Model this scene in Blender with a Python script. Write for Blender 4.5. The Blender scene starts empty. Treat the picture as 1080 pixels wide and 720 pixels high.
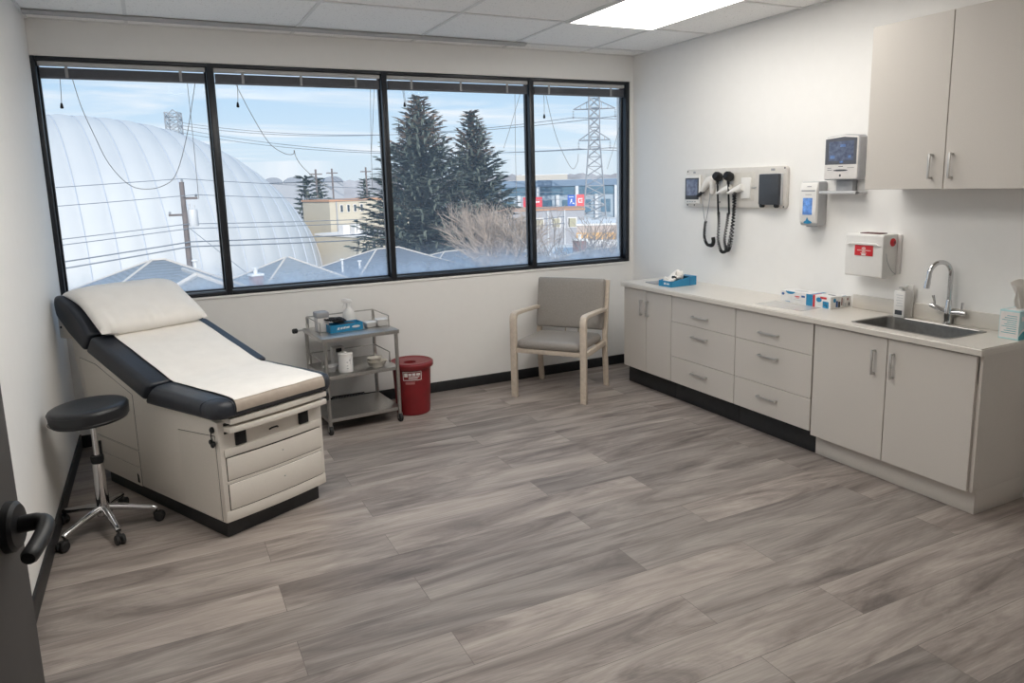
import bpy, bmesh, math, random
from mathutils import Vector, Matrix, noise
PI = math.pi
S = bpy.context.scene
COL = S.collection
random.seed(4)

# ------------------------------------------------------------------ helpers
def mesh_obj(name, bm, mats, parent=None, angle=35, loc=None, rot=None):
    me = bpy.data.meshes.new(name)
    bmesh.ops.recalc_face_normals(bm, faces=bm.faces[:])
    bm.to_mesh(me); bm.free()
    if not isinstance(mats, (list, tuple)): mats = [mats]
    for m in mats: me.materials.append(m)
    me.polygons.foreach_set('use_smooth', [True] * len(me.polygons))
    me.set_sharp_from_angle(angle=math.radians(angle))
    o = bpy.data.objects.new(name, me); COL.objects.link(o)
    if parent is not None: o.parent = parent
    if loc is not None: o.location = loc
    if rot is not None: o.rotation_euler = rot
    return o

def tag(o, label=None, cat=None, group=None, kind=None):
    if label: o['label'] = label
    if cat: o['category'] = cat
    if group: o['group'] = group
    if kind: o['kind'] = kind
    return o

def thing(name, label, cat, loc=(0, 0, 0), rotz=0.0, group=None):
    o = bpy.data.objects.new(name, None); COL.objects.link(o)
    o.empty_display_size = 0.1
    o.location = loc; o.rotation_euler = (0, 0, rotz)
    return tag(o, label, cat, group)

def B(): return bmesh.new()

def setmi(bm, faces, mi):
    if mi:
        for f in faces: f.material_index = mi

def box(bm, lo, hi, r=0.0, seg=2, mi=0):
    lo = Vector(lo); hi = Vector(hi)
    c = (lo + hi) / 2; d = hi - lo
    nf = len(bm.faces)
    g = bmesh.ops.create_cube(bm, size=1.0, matrix=Matrix.Translation(c) @ Matrix.Diagonal((abs(d.x), abs(d.y), abs(d.z), 1)))
    if r > 0:
        vs = set(g['verts'])
        es = [e for e in bm.edges if e.verts[0] in vs and e.verts[1] in vs]
        bmesh.ops.bevel(bm, geom=es, offset=min(r, 0.49 * min(abs(d.x), abs(d.y), abs(d.z))), segments=seg, profile=0.5, affect='EDGES', clamp_overlap=True)
    if mi:
        bm.faces.ensure_lookup_table()
        setmi(bm, bm.faces[nf:], mi)
    return bm

def obox(bm, c, size, rot, r=0.0, seg=2, mi=0):
    """a box of a given size, turned by a matrix about its centre"""
    t = bmesh.new(); s = Vector(size) / 2
    box(t, -s, s, r, seg, mi)
    t.transform(Matrix.Translation(Vector(c)) @ rot.to_4x4())
    merge(bm, t)
    return bm

def merge(bm, other):
    me = bpy.data.meshes.new('tmp'); other.to_mesh(me); other.free()
    bm.from_mesh(me); bpy.data.meshes.remove(me)
    return bm

def prism(bm, pts, axis, a, b, r=0.0, seg=3, mi=0, only_caps=False):
    """polygon in the plane across AXIS, extruded from a to b along it"""
    def P(p, t):
        if axis == 'x': return (t, p[0], p[1])
        if axis == 'y': return (p[0], t, p[1])
        return (p[0], p[1], t)
    nf = len(bm.faces)
    va = [bm.verts.new(P(p, a)) for p in pts]; vb = [bm.verts.new(P(p, b)) for p in pts]
    n = len(pts); fs = [bm.faces.new(va), bm.faces.new(vb[::-1])]
    for i in range(n):
        fs.append(bm.faces.new((va[i], vb[i], vb[(i + 1) % n], va[(i + 1) % n])))
    bmesh.ops.recalc_face_normals(bm, faces=fs)
    if r > 0:
        vs = set(va + vb)
        if only_caps: es = list({e for f in fs[:2] for e in f.edges})
        else: es = [e for e in bm.edges if e.verts[0] in vs and e.verts[1] in vs]
        bmesh.ops.bevel(bm, geom=es, offset=r, segments=seg, profile=0.5, affect='EDGES', clamp_overlap=True)
    if mi:
        bm.faces.ensure_lookup_table(); setmi(bm, bm.faces[nf:], mi)
    return bm

def tube(bm, pts, r, seg=8, cap=True, mi=0):
    pts = [Vector(p) for p in pts]; n = len(pts)
    rs = r if isinstance(r, (list, tuple)) else [r] * n
    t0 = (pts[1] - pts[0]).normalized()
    up = Vector((0, 0, 1)) if abs(t0.z) < 0.9 else Vector((1, 0, 0))
    u = t0.cross(up).normalized(); rings = []
    for i in range(n):
        if i == 0: t = t0
        elif i == n - 1: t = (pts[-1] - pts[-2]).normalized()
        else:
            t = (pts[i + 1] - pts[i]).normalized() + (pts[i] - pts[i - 1]).normalized()
            t = t.normalized() if t.length > 1e-6 else (pts[i + 1] - pts[i]).normalized()
        u = (u - t * u.dot(t))
        u = u.normalized() if u.length > 1e-6 else t.orthogonal().normalized()
        v = t.cross(u)
        rings.append([bm.verts.new(pts[i] + (u * math.cos(2 * PI * k / seg) + v * math.sin(2 * PI * k / seg)) * rs[i]) for k in range(seg)])
    fs = []
    for i in range(n - 1):
        for k in range(seg):
            fs.append(bm.faces.new((rings[i][k], rings[i][(k + 1) % seg], rings[i + 1][(k + 1) % seg], rings[i + 1][k])))
    if cap and seg > 2:
        fs.append(bm.faces.new(rings[0][::-1])); fs.append(bm.faces.new(rings[-1]))
    setmi(bm, fs, mi)
    return bm

def cyl(bm, p0, p1, r, seg=20, mi=0, r1=None):
    return tube(bm, [p0, p1], [r, r if r1 is None else r1], seg, True, mi)

def lathe(bm, prof, seg=32, c=(0, 0, 0), rot=None, mi=0):
    c = Vector(c); rings = []; fs = []
    R = rot if rot is not None else Matrix.Identity(3)
    for (r, z) in prof:
        if r < 1e-5: rings.append([bm.verts.new(c + R @ Vector((0, 0, z)))])
        else: rings.append([bm.verts.new(c + R @ Vector((r * math.cos(2 * PI * k / seg), r * math.sin(2 * PI * k / seg), z))) for k in range(seg)])
    for i in range(len(rings) - 1):
        a, b = rings[i], rings[i + 1]
        for k in range(seg):
            k2 = (k + 1) % seg
            if len(a) == 1 and len(b) == 1: continue
            if len(a) == 1: fs.append(bm.faces.new((a[0], b[k2], b[k])))
            elif len(b) == 1: fs.append(bm.faces.new((a[k], a[k2], b[0])))
            else: fs.append(bm.faces.new((a[k], a[k2], b[k2], b[k])))
    setmi(bm, fs, mi)
    return bm

def smooth_path(pts, n=6):
    """Catmull-Rom through the points"""
    P = [Vector(p) for p in pts]; out = []
    for i in range(len(P) - 1):
        p0 = P[max(i - 1, 0)]; p1 = P[i]; p2 = P[i + 1]; p3 = P[min(i + 2, len(P) - 1)]
        for k in range(n):
            t = k / n
            out.append(0.5 * ((2 * p1) + (p2 - p0) * t + (2 * p0 - 5 * p1 + 4 * p2 - p3) * t * t + (3 * p1 - p0 - 3 * p2 + p3) * t ** 3))
    out.append(P[-1]); return out

def rrect(w, d, r, n=5):
    """rounded rectangle outline centred on 0"""
    out = []
    for (sx, sy, a0) in ((1, 1, 0), (-1, 1, PI / 2), (-1, -1, PI), (1, -1, 1.5 * PI)):
        for k in range(n + 1):
            a = a0 + k / n * PI / 2
            out.append((sx * (w / 2 - r) + r * math.cos(a), sy * (d / 2 - r) + r * math.sin(a)))
    return out

# ------------------------------------------------------------------ materials
def srgb(r, g, b):
    f = lambda c: (c / 255) / 12.92 if c / 255 <= 0.04045 else ((c / 255 + 0.055) / 1.055) ** 2.4
    return (f(r), f(g), f(b), 1)

class NT:
    def __init__(s, name):
        s.m = bpy.data.materials.new(name); s.m.use_nodes = True
        s.t = s.m.node_tree; s.n = s.t.nodes; s.l = s.t.links
        s.bsdf = s.n['Principled BSDF']; s.out = s.n['Material Output']
    def add(s, typ, **kw):
        nd = s.n.new(typ)
        for k, v in kw.items(): setattr(nd, k, v)
        return nd
    def link(s, a, b): s.l.new(a, b)
    def coord(s, scale=(1, 1, 1), which='Object', rot=(0, 0, 0), loc=(0, 0, 0)):
        tc = s.add('ShaderNodeTexCoord'); mp = s.add('ShaderNodeMapping')
        mp.inputs['Scale'].default_value = scale; mp.inputs['Rotation'].default_value = rot; mp.inputs['Location'].default_value = loc
        s.link(tc.outputs[which], mp.inputs['Vector']); return mp.outputs['Vector']
    def noise(s, vec, scale, detail=4, rough=0.55):
        n = s.add('ShaderNodeTexNoise'); n.inputs['Scale'].default_value = scale
        n.inputs['Detail'].default_value = detail; n.inputs['Roughness'].default_value = rough
        s.link(vec, n.inputs['Vector']); return n
    def ramp(s, fac, stops):
        r = s.add('ShaderNodeValToRGB'); e = r.color_ramp.elements
        while len(e) < len(stops): e.new(0.5)
        for i, (p, c) in enumerate(stops):
            e[i].position = p; e[i].color = c if len(c) == 4 else (*c, 1)
        s.link(fac, r.inputs['Fac']); return r.outputs['Color']
    def mix(s, a, b, fac, typ='MIX'):
        m = s.add('ShaderNodeMix', data_type='RGBA', blend_type=typ)
        for sock, v in ((m.inputs['A'], a), (m.inputs['B'], b)):
            if isinstance(v, (tuple, list)): sock.default_value = v
            else: s.link(v, sock)
        if isinstance(fac, (int, float)): m.inputs['Factor'].default_value = fac
        else: s.link(fac, m.inputs['Factor'])
        return m.outputs['Result']
    def bump(s, h, strength=0.2, dist=0.01):
        b = s.add('ShaderNodeBump'); b.inputs['Strength'].default_value = strength; b.inputs['Distance'].default_value = dist
        s.link(h, b.inputs['Height']); s.link(b.outputs['Normal'], s.bsdf.inputs['Normal'])

def mk(name, col, rough=0.5, metal=0.0, var=0.06, scale=30, bump=0.0, bscale=200, spec=0.5, coat=0.0):
    """plain surface with a little procedural variation"""
    t = NT(name); b = t.bsdf
    v = t.coord()
    n = t.noise(v, scale)
    c2 = tuple(max(0, c * (1 - var)) for c in col[:3]) + (1,)
    c3 = tuple(min(1, c * (1 + var * 0.6)) for c in col[:3]) + (1,)
    t.link(t.ramp(n.outputs['Fac'], [(0.3, c2), (0.7, c3)]), b.inputs['Base Color'])
    b.inputs['Roughness'].default_value = rough; b.inputs['Metallic'].default_value = metal
    b.inputs['Specular IOR Level'].default_value = spec; b.inputs['Coat Weight'].default_value = coat
    if bump > 0:
        n2 = t.noise(v, bscale, 3); t.bump(n2.outputs['Fac'], bump, 0.002)
    return t.m

M = {}
M['wall'] = mk('wall paint', (0.87, 0.858, 0.838, 1), 0.75, var=0.01, scale=14, bump=0.25, bscale=350, spec=0.25)
M['cab'] = mk('greige laminate', (0.62, 0.58, 0.535, 1), 0.45, var=0.05, scale=260, spec=0.4)
M['counter'] = mk('speckled pale solid surface', (0.66, 0.62, 0.565, 1), 0.28, var=0.12, scale=380, spec=0.5)
M['black'] = mk('black vinyl base', (0.018, 0.019, 0.021, 1), 0.5, var=0.2, scale=20)
M['frame'] = mk('dark bronze aluminium', (0.025, 0.028, 0.034, 1), 0.32, 0.3, var=0.15, scale=10)
M['steel'] = mk('stainless steel', (0.50, 0.49, 0.47, 1), 0.3, 0.95, var=0.1, scale=60)
M['chrome'] = mk('polished chrome', (0.66, 0.66, 0.67, 1), 0.08, 1.0, var=0.03)
M['satin'] = mk('satin nickel', (0.60, 0.59, 0.57, 1), 0.36, 0.85, var=0.05)
M['vinyl'] = mk('navy black vinyl upholstery', (0.022, 0.026, 0.036, 1), 0.42, var=0.18, scale=60, bump=0.25, bscale=420)
M['stoolseat'] = mk('black vinyl', (0.015, 0.016, 0.019, 1), 0.36, var=0.15, scale=60, bump=0.2, bscale=420)
M['tablepaint'] = mk('warm grey painted steel', (0.74, 0.695, 0.635, 1), 0.5, var=0.06, scale=300, bump=0.12, bscale=500)
M['groove'] = mk('shadow gap', (0.03, 0.028, 0.026, 1), 0.8)
M['paper'] = mk('white exam paper', (0.86, 0.83, 0.79, 1), 0.8, var=0.03, scale=12, bump=0.35, bscale=40, spec=0.2)
M['white'] = mk('white plastic', (0.78, 0.765, 0.74, 1), 0.4, var=0.02)
M['offwhite'] = mk('ivory plastic', (0.66, 0.62, 0.55, 1), 0.42, var=0.03)
M['greyplastic'] = mk('grey plastic', (0.33, 0.335, 0.35, 1), 0.45, var=0.04)
M['lightgrey'] = mk('light grey plastic', (0.55, 0.555, 0.57, 1), 0.42, var=0.03)
M['blackplastic'] = mk('black plastic', (0.010, 0.0105, 0.012, 1), 0.45, var=0.15, spec=0.35)
M['darkgrey'] = mk('charcoal plastic', (0.045, 0.05, 0.06, 1), 0.5, var=0.1)
M['red'] = mk('red plastic', (0.21, 0.012, 0.016, 1), 0.38, var=0.1, scale=10)
M['redlabel'] = mk('red label', (0.62, 0.02, 0.03, 1), 0.45)
M['label'] = mk('white label', (0.75, 0.72, 0.70, 1), 0.5)
M['blue'] = mk('cyan blue card', (0.02, 0.235, 0.45, 1), 0.5, var=0.05)
M['deepblue'] = mk('deep blue print', (0.02, 0.10, 0.32, 1), 0.5, var=0.05)
M['card'] = mk('white card', (0.76, 0.75, 0.74, 1), 0.55)
M['teal'] = mk('pale teal card', (0.45, 0.68, 0.70, 1), 0.5, var=0.06)
M['tealdark'] = mk('teal print', (0.06, 0.36, 0.42, 1), 0.5)
M['chairwood'] = mk('pale wood grain frame', (0.60, 0.515, 0.425, 1), 0.45, var=0.1, scale=40)
M['chairvinyl'] = mk('grey taupe vinyl', (0.30, 0.275, 0.25, 1), 0.42, var=0.1, scale=90, bump=0.2, bscale=380)
M['door'] = mk('dark grey door', (0.045, 0.042, 0.040, 1), 0.5, var=0.08, scale=12)
M['rubber'] = mk('black rubber', (0.012, 0.012, 0.013, 1), 0.6)
M['cord'] = mk('grey cord', (0.30, 0.30, 0.30, 1), 0.7)
M['blind'] = mk('grey blind slats', (0.13, 0.135, 0.155, 1), 0.45, 0.2, var=0.1)
M['basin'] = mk('brushed sink steel', (0.36, 0.35, 0.335, 1), 0.38, 0.9, var=0.12, scale=40)
M['tbar'] = mk('white painted grid', (0.76, 0.75, 0.735, 1), 0.55, var=0.04)
M['track'] = mk('grey painted track', (0.50, 0.50, 0.50, 1), 0.5, var=0.04)
M['tan'] = mk('tan strip', (0.40, 0.335, 0.28, 1), 0.5, var=0.08)

def screen_mat(name, base, strength):
    t = NT(name)
    v = t.coord((14, 22, 26)); n = t.noise(v, 1.6, 2)
    c = t.ramp(n.outputs['Fac'], [(0.35, (base[0] * 0.5, base[1] * 0.5, base[2] * 0.55)), (0.7, base)])
    t.link(c, t.bsdf.inputs['Emission Color']); t.bsdf.inputs['Emission Strength'].default_value = strength
    t.bsdf.inputs['Base Color'].default_value = (0.02, 0.022, 0.03, 1); t.bsdf.inputs['Roughness'].default_value = 0.15
    return t.m
M['screen'] = screen_mat('lit display', (0.16, 0.19, 0.27), 0.8)
M['blueglow'] = screen_mat('self lit blue window', (0.15, 0.34, 0.75), 1.0)  # glow put into the dispenser window

def floor_mat():
    t = NT('wood plank vinyl'); b = t.bsdf
    v = t.coord()
    br = t.add('ShaderNodeTexBrick'); br.offset = 0.37; br.offset_frequency = 2
    br.inputs['Scale'].default_value = 1.0; br.inputs['Brick Width'].default_value = 1.5; br.inputs['Row Height'].default_value = 0.228
    br.inputs['Mortar Size'].default_value = 0.0012; br.inputs['Mortar Smooth'].default_value = 0.1; br.inputs['Bias'].default_value = 0.0
    br.inputs['Color1'].default_value = (0, 0, 0, 1); br.inputs['Color2'].default_value = (1, 1, 1, 1); br.inputs['Mortar'].default_value = (0.5, 0.5, 0.5, 1)
    t.link(v, br.inputs['Vector'])
    sep = t.add('ShaderNodeSeparateColor'); t.link(br.outputs['Color'], sep.inputs['Color'])
    rnd = sep.outputs['Red']
    off = t.add('ShaderNodeCombineXYZ')
    mul = t.add('ShaderNodeMath', operation='MULTIPLY'); mul.inputs[1].default_value = 37.0; t.link(rnd, mul.inputs[0])
    t.link(mul.outputs[0], off.inputs['X']); t.link(mul.outputs[0], off.inputs['Z'])
    va = t.add('ShaderNodeVectorMath', operation='ADD'); t.link(v, va.inputs[0]); t.link(off.outputs[0], va.inputs[1])
    m1 = t.add('ShaderNodeMapping'); m1.inputs['Scale'].default_value = (0.40, 2.5, 1); t.link(va.outputs[0], m1.inputs['Vector'])
    n1 = t.noise(m1.outputs[0], 2.4, 7, 0.66); n1.inputs['Distortion'].default_value = 1.1
    m2 = t.add('ShaderNodeMapping'); m2.inputs['Scale'].default_value = (2.6, 60, 1); t.link(va.outputs[0], m2.inputs['Vector'])
    n2 = t.noise(m2.outputs[0], 2.0, 4, 0.6)
    tone = t.ramp(n1.outputs['Fac'], [(0.30, (0.125, 0.105, 0.096)), (0.45, (0.245, 0.211, 0.194)), (0.55, (0.33, 0.29, 0.266)), (0.72, (0.44, 0.394, 0.358))])
    fine = t.ramp(n2.outputs['Fac'], [(0.35, (0.76, 0.76, 0.76)), (0.62, (1.06, 1.06, 1.06))])
    c = t.mix(tone, fine, 0.75, 'MULTIPLY')
    plank = t.ramp(rnd, [(0.0, (0.80, 0.80, 0.80)), (1.0, (1.14, 1.12, 1.10))])
    c = t.mix(c, plank, 1.0, 'MULTIPLY')
    c = t.mix(c, (0.06, 0.05, 0.045, 1), t.ramp(br.outputs['Fac'], [(0.0, (0, 0, 0)), (1.0, (0.6, 0.6, 0.6))]))
    t.link(c, b.inputs['Base Color'])
    rr = t.ramp(n2.outputs['Fac'], [(0.3, (0.40, 0.40, 0.40)), (0.7, (0.52, 0.52, 0.52))])
    t.link(rr, b.inputs['Roughness']); b.inputs['Specular IOR Level'].default_value = 0.42
    t.bump(n2.outputs['Fac'], 0.12, 0.002)
    return t.m
M['floor'] = floor_mat()

def tile_mat():
    t = NT('mineral fibre ceiling tile'); b = t.bsdf
    v = t.coord((1, 1, 1)); n = t.noise(v, 85, 3, 0.6)
    vo = t.add('ShaderNodeTexVoronoi', feature='F1'); vo.inputs['Scale'].default_value = 38; t.link(v, vo.inputs['Vector'])
    spots = t.ramp(n.outputs['Fac'], [(0.31, (0.55, 0.54, 0.53)), (0.37, (0.93, 0.92, 0.90))])
    pin = t.ramp(vo.outputs['Distance'], [(0.05, (0.6, 0.6, 0.6)), (0.11, (1, 1, 1))])
    t.link(t.mix(spots, pin, 0.8, 'MULTIPLY'), b.inputs['Base Color'])
    b.inputs['Roughness'].default_value = 0.9; b.inputs['Specular IOR Level'].default_value = 0.1
    t.bump(n.outputs['Fac'], 0.3, 0.003)
    return t.m
M['tile'] = tile_mat()

def glass_mat():
    """clear pane: mostly transparent, a weak mirror, and a frosty deposit of condensation along the bottom edge"""
    t = NT('window glass'); t.n.remove(t.bsdf)
    tr = t.add('ShaderNodeBsdfTransparent'); tr.inputs['Color'].default_value = (0.97, 0.985, 1.0, 1)
    gl = t.add('ShaderNodeBsdfGlossy'); gl.inputs['Roughness'].default_value = 0.02
    df = t.add('ShaderNodeBsdfTranslucent'); df.inputs['Color'].default_value = (0.86, 0.91, 1.0, 1)
    tc = t.add('ShaderNodeTexCoord'); sp = t.add('ShaderNodeSeparateXYZ'); t.link(tc.outputs['Object'], sp.inputs[0])
    mr = t.add('ShaderNodeMapRange'); mr.inputs['From Min'].default_value = 1.0; mr.inputs['From Max'].default_value = 1.32
    mr.inputs['To Min'].default_value = 1.0; mr.inputs['To Max'].default_value = 0.0; t.link(sp.outputs['Z'], mr.inputs['Value'])
    pw = t.add('ShaderNodeMath', operation='POWER'); pw.inputs[1].default_value = 2.2; t.link(mr.outputs[0], pw.inputs[0])
    n = t.noise(tc.outputs['Object'], 6, 5, 0.6)
    mu = t.add('ShaderNodeMath', operation='MULTIPLY'); t.link(pw.outputs[0], mu.inputs[0]); t.link(n.outputs['Fac'], mu.inputs[1])
    ad = t.add('ShaderNodeMath', operation='MULTIPLY_ADD'); ad.inputs[1].default_value = 1.0; ad.inputs[2].default_value = 0.05; t.link(mu.outputs[0], ad.inputs[0])
    m1 = t.add('ShaderNodeMixShader'); t.link(ad.outputs[0], m1.inputs['Fac']); t.link(tr.outputs[0], m1.inputs[1]); t.link(df.outputs[0], m1.inputs[2])
    m2 = t.add('ShaderNodeMixShader'); m2.inputs['Fac'].default_value = 0.003; t.link(m1.outputs[0], m2.inputs[1]); t.link(gl.outputs[0], m2.inputs[2])
    t.link(m2.outputs[0], t.out.inputs['Surface'])
    return t.m
M['glass'] = glass_mat()

def emis(name, col, strength):
    t = NT(name); b = t.bsdf
    v = t.coord(); n = t.noise(v, 90, 2)
    t.link(t.ramp(n.outputs['Fac'], [(0.3, tuple(c * 0.96 for c in col)), (0.7, col)]), b.inputs['Emission Color'])
    b.inputs['Emission Strength'].default_value = strength; b.inputs['Base Color'].default_value = (0.8, 0.8, 0.75, 1)
    return t.m
LIGHT_STRENGTH = 6.7
M['diffuser'] = emis('lit prismatic diffuser', (1.0, 0.97, 0.915), LIGHT_STRENGTH)

# ------------------------------------------------------------------ room
W = 4.648; H = 2.841; YF = -6.6
def struct(name, bm, m, parent=None, **k):
    o = mesh_obj(name, bm, m, parent, **k)
    if parent is None: o['kind'] = 'structure'
    return o
XM = [(-0.012, 0.028), (1.035, 1.078), (2.287, 2.33), (3.575, 3.617), (4.565, 4.604)]
ZB, ZT = 0.980, 2.613
struct('floor', box(B(), (-0.15, YF - 0.15, -0.12), (W + 0.15, 0.2, 0)), M['floor'])
struct('ceiling', box(B(), (-0.15, YF - 0.15, H), (W + 0.15, 0.2, H + 0.12)), M['tile'])
struct('wall_left', box(B(), (-0.15, YF, 0), (-0.0, 0.2, H)), M['wall'])
struct('wall_right', box(B(), (W, YF, 0), (W + 0.15, 0.2, H)), M['wall'])
struct('wall_front', box(B(), (-0.15, YF - 0.15, 0), (W + 0.15, YF, H)), M['wall'])
bm = B()
box(bm, (0, 0, 0), (W, 0.2, ZB - 0.002)); box(bm, (0, 0, ZT), (W, 0.2, H)); box(bm, (XM[4][1], 0, ZB - 0.002), (W, 0.2, ZT))
struct('wall_back', bm, M['wall'])
struct('baseboard_back', box(B(), (0.0, -0.012, 0), (W, 0, 0.088), 0.004), M['black'])
struct('baseboard_left', box(B(), (0.0, -4.4, 0), (0.012, -0.012, 0.1), 0.004), M['black'])
struct('baseboard_right', box(B(), (W - 0.012, -0.53, 0), (W, -0.012, 0.088), 0.004), M['black'])
# white bead around the window opening
bm = B(); box(bm, (0.0, -0.008, ZB - 0.02), (4.618, 0.0, ZB - 0.004), 0.002); box(bm, (4.606, -0.008, ZB - 0.02), (4.618, 0.0, ZT + 0.01), 0.002)
box(bm, (0.0, -0.006, ZT + 0.002), (4.618, 0.0, ZT + 0.010), 0.002)
struct('trim_1', bm, M['wall'])

for i in range(4):
    bm = B()
    x0 = XM[i][0] if i == 0 else XM[i][0]; x1 = XM[i + 1][0] if i < 3 else XM[4][1]
    xl = XM[i][1]; xr = XM[i + 1][0]
    box(bm, (x0, -0.004, ZB), (xl, 0.10, ZT), 0.003)                       # left upright of the bay
    if i == 3: box(bm, (XM[4][0], -0.004, ZB), (XM[4][1], 0.10, ZT), 0.003)
    box(bm, (xl, -0.002, ZB), (xr, 0.10, ZB + 0.027), 0.003)
    box(bm, (xl, -0.002, ZT - 0.027), (xr, 0.10, ZT), 0.003)
    # stepped glazing stops
    box(bm, (xl, 0.055, ZB + 0.034), (xl + 0.012, 0.09, ZT - 0.03), 0.002); box(bm, (xr - 0.012, 0.055, ZB + 0.034), (xr, 0.09, ZT - 0.03), 0.002)
    box(bm, (xl, 0.050, ZB + 0.032), (xr, 0.09, ZB + 0.044), 0.002)
    w = struct('window_%d' % (i + 1), bm, M['frame'])
    struct('pane', box(B(), (xl + 0.004, 0.072, ZB + 0.03), (xr - 0.004, 0.078, ZT - 0.028)), M['glass'], w)

# blinds, drawn up
def blind(i, label, curves):
    xl = XM[i][1] + 0.006; xr = XM[i + 1][0] - 0.006
    t = thing('venetian_blind', label, 'blind', ((xl + xr) / 2, 0.03, 2.585), 0, 'drawn up blinds')
    off = Vector(t.location)
    def put(n, bm, m):
        bm.transform(Matrix.Translation(-off)); return mesh_obj(n, bm, m, t)
    put('head_rail', box(B(), (xl, 0.012, 2.556), (xr, 0.048, 2.584), 0.003), M['track'])
    bm = B()
    for k in range(9): box(bm, (xl + 0.008, 0.010, 2.492 + k * 0.006), (xr - 0.008, 0.046, 2.4965 + k * 0.006), 0.001)
    put('slat_stack', bm, M['blind'])
    put('bottom_rail', box(B(), (xl + 0.006, 0.010, 2.478), (xr - 0.006, 0.048, 2.491), 0.003), M['blind'])
    n = 3 if xr - xl > 1.1 else 2
    for k in range(n):
        x = xl + (xr - xl) * (0.16 + 0.68 * k / (n - 1))
        put('ladder_tape', box(B(), (x - 0.009, 0.007, 2.482), (x + 0.009, 0.0095, 2.556)), M['greyplastic'])
    for pts, r in curves:
        bm = B(); tube(bm, smooth_path([(x, 0.042 - 0.004 * (k % 2), z) for k, (x, z) in enumerate(pts)], 6), r, 5)
        put('pull_cord', bm, M['cord'])
    x, z = curves[0][0][-1]
    bm = B(); lathe(bm, [(0, 0.02), (0.006, 0.015), (0.011, -0.012), (0.008, -0.018), (0, -0.018)], 10, (x, 0.042, z))
    put('cord_tassel', bm, M['blackplastic'])
blind(0, 'drawn-up grey blind at the top of the leftmost window bay, above the exam table', [
    ([(0.15, 2.48), (0.145, 2.38), (0.14, 2.31)], 0.002),
    ([(0.22, 2.48), (0.25, 2.31), (0.3, 2.14), (0.37, 1.94), (0.47, 1.8), (0.57, 1.76), (0.69, 1.78), (0.78, 1.86), (0.87, 2.11), (0.96, 2.48)], 0.0022),
    ([(0.91, 2.48), (0.912, 2.08), (0.91, 1.68)], 0.0018)])
blind(1, 'drawn-up grey blind in the bay with the cord knotted halfway down', [
    ([(1.24, 2.48), (1.235, 2.4), (1.23, 2.34)], 0.002),
    ([(1.23, 2.48), (1.31, 2.29), (1.42, 2.08), (1.52, 2.0), (1.59, 1.99), (1.6, 2.02), (1.61, 1.97), (1.65, 1.9), (1.75, 1.8), (1.86, 1.72)], 0.0022),
    ([(2.21, 2.48), (2.19, 2.08), (2.18, 1.71)], 0.0018), ([(2.24, 2.48), (2.21, 2.2), (2.19, 2.01)], 0.0018)])
blind(2, 'drawn-up grey blind in the bay that shows the spruce trees', [
    ([(2.47, 2.48), (2.475, 2.42), (2.48, 2.37)], 0.002),
    ([(2.48, 2.48), (2.49, 2.38), (2.52, 2.29)], 0.0018),
    ([(3.46, 2.48), (3.45, 2.0), (3.45, 1.56)], 0.0018), ([(3.51, 2.48), (3.39, 2.16), (3.34, 2.03)], 0.0018)])
blind(3, 'drawn-up grey blind in the narrow bay that shows the lattice pylon', [
    ([(3.74, 2.48), (3.74, 2.38), (3.74, 2.3)], 0.002),
    ([(3.76, 2.48), (3.83, 2.2), (3.91, 2.01), (4.01, 1.85), (4.07, 1.9), (4.08, 1.98)], 0.002),
    ([(4.545, 2.48), (4.52, 2.22), (4.39, 1.84)], 0.0018)])

# ceiling grid, track and lights
GX = [0.57, 1.63, 2.54, 3.33, 4.08]; GY = [-0.24, -1.035, -1.93, -2.83, -3.73, -4.63, -5.53]
bm = B()
for x in GX: box(bm, (x - 0.011, YF, H - 0.006), (x + 0.011, 0, H + 0.004))
for y in GY: box(bm, (0, y - 0.011, H - 0.0065), (W, y + 0.011, H + 0.004))
box(bm, (0, -0.018, H - 0.008), (W, 0, H)); box(bm, (0, YF, H - 0.008), (0.018, 0, H)); box(bm, (W - 0.018, YF, H - 0.008), (W, 0, H))
struct('trim_2', bm, M['tbar'])
bm = B(); box(bm, (0.018, -0.275, H - 0.022), (3.42, -0.205, H - 0.006), 0.003); box(bm, (0.018, -0.25, H - 0.026), (3.42, -0.23, H - 0.02), 0.002)
struct('trim_3', bm, M['track'])
def ceil_light(x0, x1, y0, y1, label):
    t = thing('ceiling_light', label, 'ceiling light', ((x0 + x1) / 2, (y0 + y1) / 2, H), 0, 'recessed ceiling light panels')
    hx = (x1 - x0) / 2; hy = (y1 - y0) / 2
    bm = B(); w = 0.022
    box(bm, (-hx, -hy, -0.016), (hx, -hy + w, 0)); box(bm, (-hx, hy - w, -0.016), (hx, hy, 0))
    box(bm, (-hx, -hy + w, -0.016), (-hx + w, hy - w, 0)); box(bm, (hx - w, -hy + w, -0.016), (hx, hy - w, 0))
    mesh_obj('frame', bm, M['tbar'], t)
    mesh_obj('diffuser', box(B(), (-hx + w, -hy + w, -0.012), (hx - w, hy - w, -0.002)), M['diffuser'], t)
ceil_light(3.33, 4.08, -2.83, -1.035, 'lit rectangular ceiling light panel close to the right wall')
ceil_light(0.86, 1.61, -3.72, -1.95, 'added unseen fill light panel over the floor in front of the exam table')  # panel out of view, added to brighten the room
ceil_light(1.70, 2.45, -3.72, -1.95, 'added unseen fill light panel over the middle of the floor')  # second unseen panel, added for more fill light

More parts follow.
